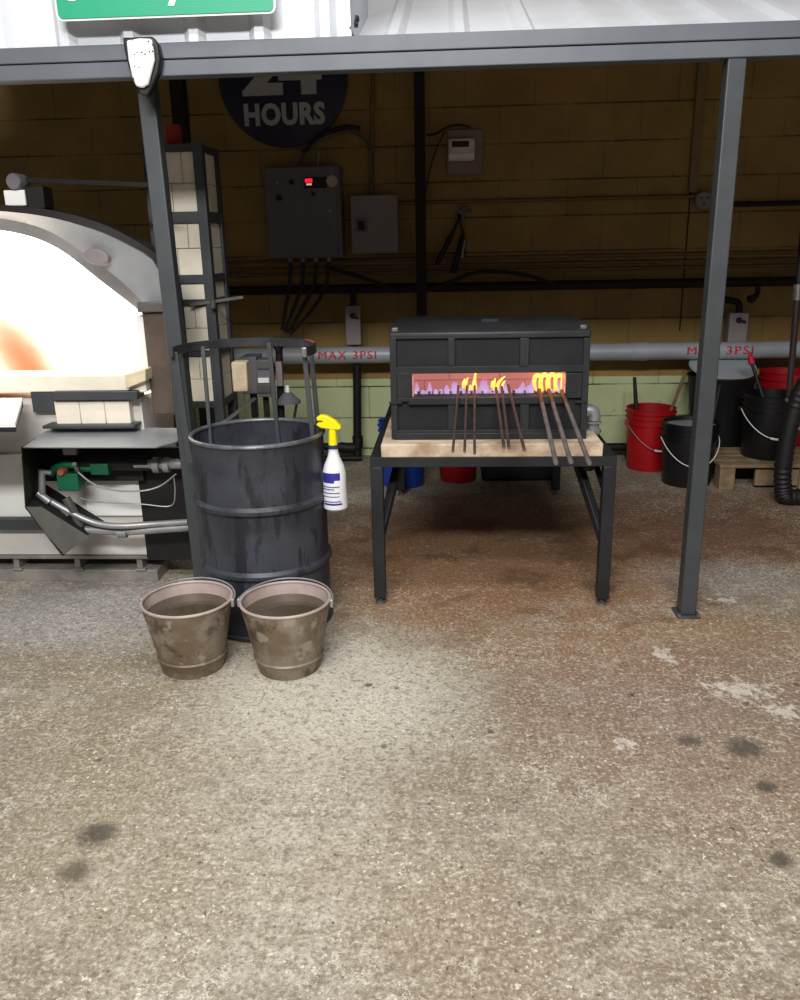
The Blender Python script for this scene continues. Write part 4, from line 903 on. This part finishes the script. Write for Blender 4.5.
for pts, l in zip(lb_, ('leftmost', 'second from the left', 'third from the left', 'rightmost')):
    droop('control_cable', l + ' of four black cables hanging from the large enclosure', pts, 5.09, 0.011, M_dark)
db2 = thing('disconnect_box', 'small grey disconnect box right of the large enclosure', 'electrical box', W(374, 253, 5.2))
a, b2 = pxbox(351, 195, 398, 253, 5.19, YW-5.19); obj('case', MB().box(a, b2), M_ebox2, db2, bevel=0.004)
a2, b3 = pxbox(355, 218, 367, 232, 5.18, 0.012); pl_ = obj('switch_plate', MB().box(a2, b3), M_ebox, db2, bevel=0.002)
a2, b3 = pxbox(358, 221, 364, 230, 5.165, 0.016); obj('lever', MB().box(a2, b3), M_dark, pl_, bevel=0.003)
obj('riser_conduit', MB().tube([W(371.5, 193, 5.26), W(373, 60, 5.26)], 0.012).tube([W(371.5, 194, 5.26), W(371.5, 188, 5.26)], 0.018), M_conduit, label='thin upright conduit rising from the small disconnect box to the roof', cat='pipe')
droop('grey_cable', 'thick grey cable looping from the large enclosure to the upright conduit', [(300, 163), (305, 152), (318, 141), (335, 134), (350, 132), (363, 138), (370, 150), (371, 175), (371, 192)], 5.22, 0.010, M_cable)
droop('grey_cable', 'thinner dark cable looping above the grey one below the round sign', [(303, 153), (318, 139), (334, 130), (348, 127), (360, 129)], 5.22, 0.013, M_dark)
droop('grey_cable', 'short pale wire entering the top of the large enclosure', [(319, 152), (318.5, 158), (318, 166)], 5.22, 0.005, M_galv)
th = thing('thermostat', 'white thermostat with a dark display on a grey back box', 'thermostat', W(464, 174, 5.27))
a, b2 = pxbox(447, 129, 483, 174.5, 5.275, YW-5.275); obj('back_box', MB().box(a, b2), mat('back_box_grey', (140, 122, 112), 0.5), th, bevel=0.006)
a2, b3 = pxbox(448, 138, 475, 161, 5.24, 0.036); ca = obj('case', MB().box(a2, b3), mat('thermostat_white', (226, 212, 200), 0.5), th, bevel=0.012, seg=3)
a2, b3 = pxbox(452, 141, 469, 147, 5.237, 0.004); obj('display', MB().box(a2, b3), M_screen, ca)
a2, b3 = pxbox(449, 153, 474, 158, 5.232, 0.01); obj('flip_cover', MB().box(a2, b3), M_white, ca, bevel=0.003)
droop('thermostat_wire', 'thin dark wire running from the thermostat to the rear post', [(426, 135), (436, 134), (446, 128), (458, 125), (470, 127)], 5.27, 0.006, M_dark)
droop('thermostat_wire', 'thin wire curving down the wall beside the rear post below the thermostat', [(445, 131), (436, 150), (430, 170), (427, 185), (425, 196)], 5.28, 0.004, M_dark)
jb = thing('round_junction_box', 'round junction box on the wall just left of the right post', 'junction box', W(704, 200, 5.26))
c = W(704.5, 200, 5.25); obj('cover', MB().lathe(c, [(0, 0.0), (0.045, 0.0), (0.052, -0.008), (0.052, -0.05), (0, -0.05)], 28, 'y'), M_ebox2, jb)
for dx, dz in ((-0.02, 0.012), (0.018, 0.012), (0, -0.02)): obj('screw', MB().lathe((c.x+dx, 5.25, c.z+dz), [(0, 0.003), (0.009, 0.002), (0.009, 0), (0, 0)], 10, 'y'), M_sheetdark, jb)
a, b2 = pxbox(694, 55, 703, 192, 5.27, YW-5.27)
obj('wall_batten', MB().box(a, Vector((b2.x, b2.y, 2.7))), mat('batten_paint', (128, 106, 70), 0.6, 0, 0.2, 6), label='narrow tan painted batten on the wall above the round junction box', cat='batten', bevel=0.003)
x_ = W(686, 250, 5.295).x
obj('trim_1', MB().box((x_-0.004, 5.296, 0.78), (x_+0.004, 5.301, 2.7)), M_dark, kind='structure', label='dark upright joint in the block wall')
a, b2 = pxbox(466, 238, 478, 256, 5.28, YW-5.28); obj('cover_plate', MB().box(a, b2), M_wall, label='small tan blank plate on the wall right of the bolt cutters', cat='plate', bevel=0.002)

# bolt cutters hanging on the high conduit
bk = thing('bolt_cutters', 'bolt cutters with dark handles hanging from the high conduit', 'bolt cutters', W(455, 270, 5.24))
YK = 5.255
obj('jaw', MB().prism([W(459, 209, YK), W(464, 206, YK), W(472, 209, YK), (W(471, 212, YK)), W(465, 211.5, YK), W(463, 220, YK), W(458, 222, YK), W(457, 214, YK)], (0, 0.02, 0)), M_sheetdark, bk, bevel=0.002)
obj('jaw', MB().prism([W(456, 212, YK), W(461, 214, YK), W(462, 224, YK), W(457, 224, YK)], (0, 0.024, 0)), M_sheetdark, bk, bevel=0.002)
obj('handle', MB().tube([W(459, 218, YK), W(453, 232, YK), W(449, 240, YK), W(437, 264, YK)], [0.008, 0.010, 0.016, 0.015], 12), M_dark, bk)
obj('handle', MB().tube([W(460, 222, YK), W(463, 232, YK), W(462, 240, YK), W(453, 273, YK)], [0.007, 0.008, 0.019, 0.017], 12), M_dark, bk)
obj('bolt', MB().lathe(W(462.5, 256.5, YK-0.02), [(0, 0.004), (0.008, 0.002), (0.008, -0.008), (0, -0.008)], 12, 'y'), M_bareedge, bk)
obj('hinge', MB().tube([W(465, 240, YK-0.01), W(462, 255, YK-0.01)], 0.007, 10), M_galv, bk)

# ------------------------------------------------------------------ right edge: pole and hose
pp = thing('standing_pole', 'dark upright pole with a silver collar at the right border', 'pole', (W(786, 460, 4.3).x, 4.3, 0))
pa, pb_ = W(797, 300, 4.3), W(787, 420, 4.3); dn = (pb_-pa); bot = pa + dn*(pa.z/(pa.z-pb_.z))
obj('shaft', MB().tube([bot+Vector((0, 0, 0.001)), pa], 0.016, 14), mat('pole_brown', (58, 44, 44), 0.5, 0.2), pp)
obj('collar', MB().tube([pa, pa-(pb_-pa).normalized()*0.075], 0.022, 14).tube([pa-(pb_-pa).normalized()*0.02, pa-(pb_-pa).normalized()*0.035], 0.026, 14), M_bareedge, pp)
obj('upper_tube', MB().tube([pa-(pb_-pa).normalized()*0.075, pa-(pb_-pa).normalized()*0.5], 0.014, 12), M_dark, pp)
c = W(793, 400, 4.27); obj('clamp', MB().box((c.x-0.035, 4.26, c.z-0.007), (c.x+0.03, 4.285, c.z+0.007)), M_wood, pp)
h3 = [W(812, 375, 4.2), W(801, 392, 4.2), W(793, 415, 4.2), W(787, 442, 4.2), W(783, 468, 4.2), W(783, 487, 4.2)]
q = h3[-1]; h3 += [Vector((q.x+0.02, 4.2, 0.045)), Vector((q.x+0.10, 4.2, 0.042)), Vector((q.x+0.4, 4.22, 0.042))]
hp_ = spline(h3, 8); hr = [0.042+0.0025*(1 if i % 2 else -1) for i in range(len(hp_))]
obj('black_hose', MB().tube(hp_, hr, 18), M_dark, label='thick black ribbed hose curving down to the floor at the right border', cat='hose')
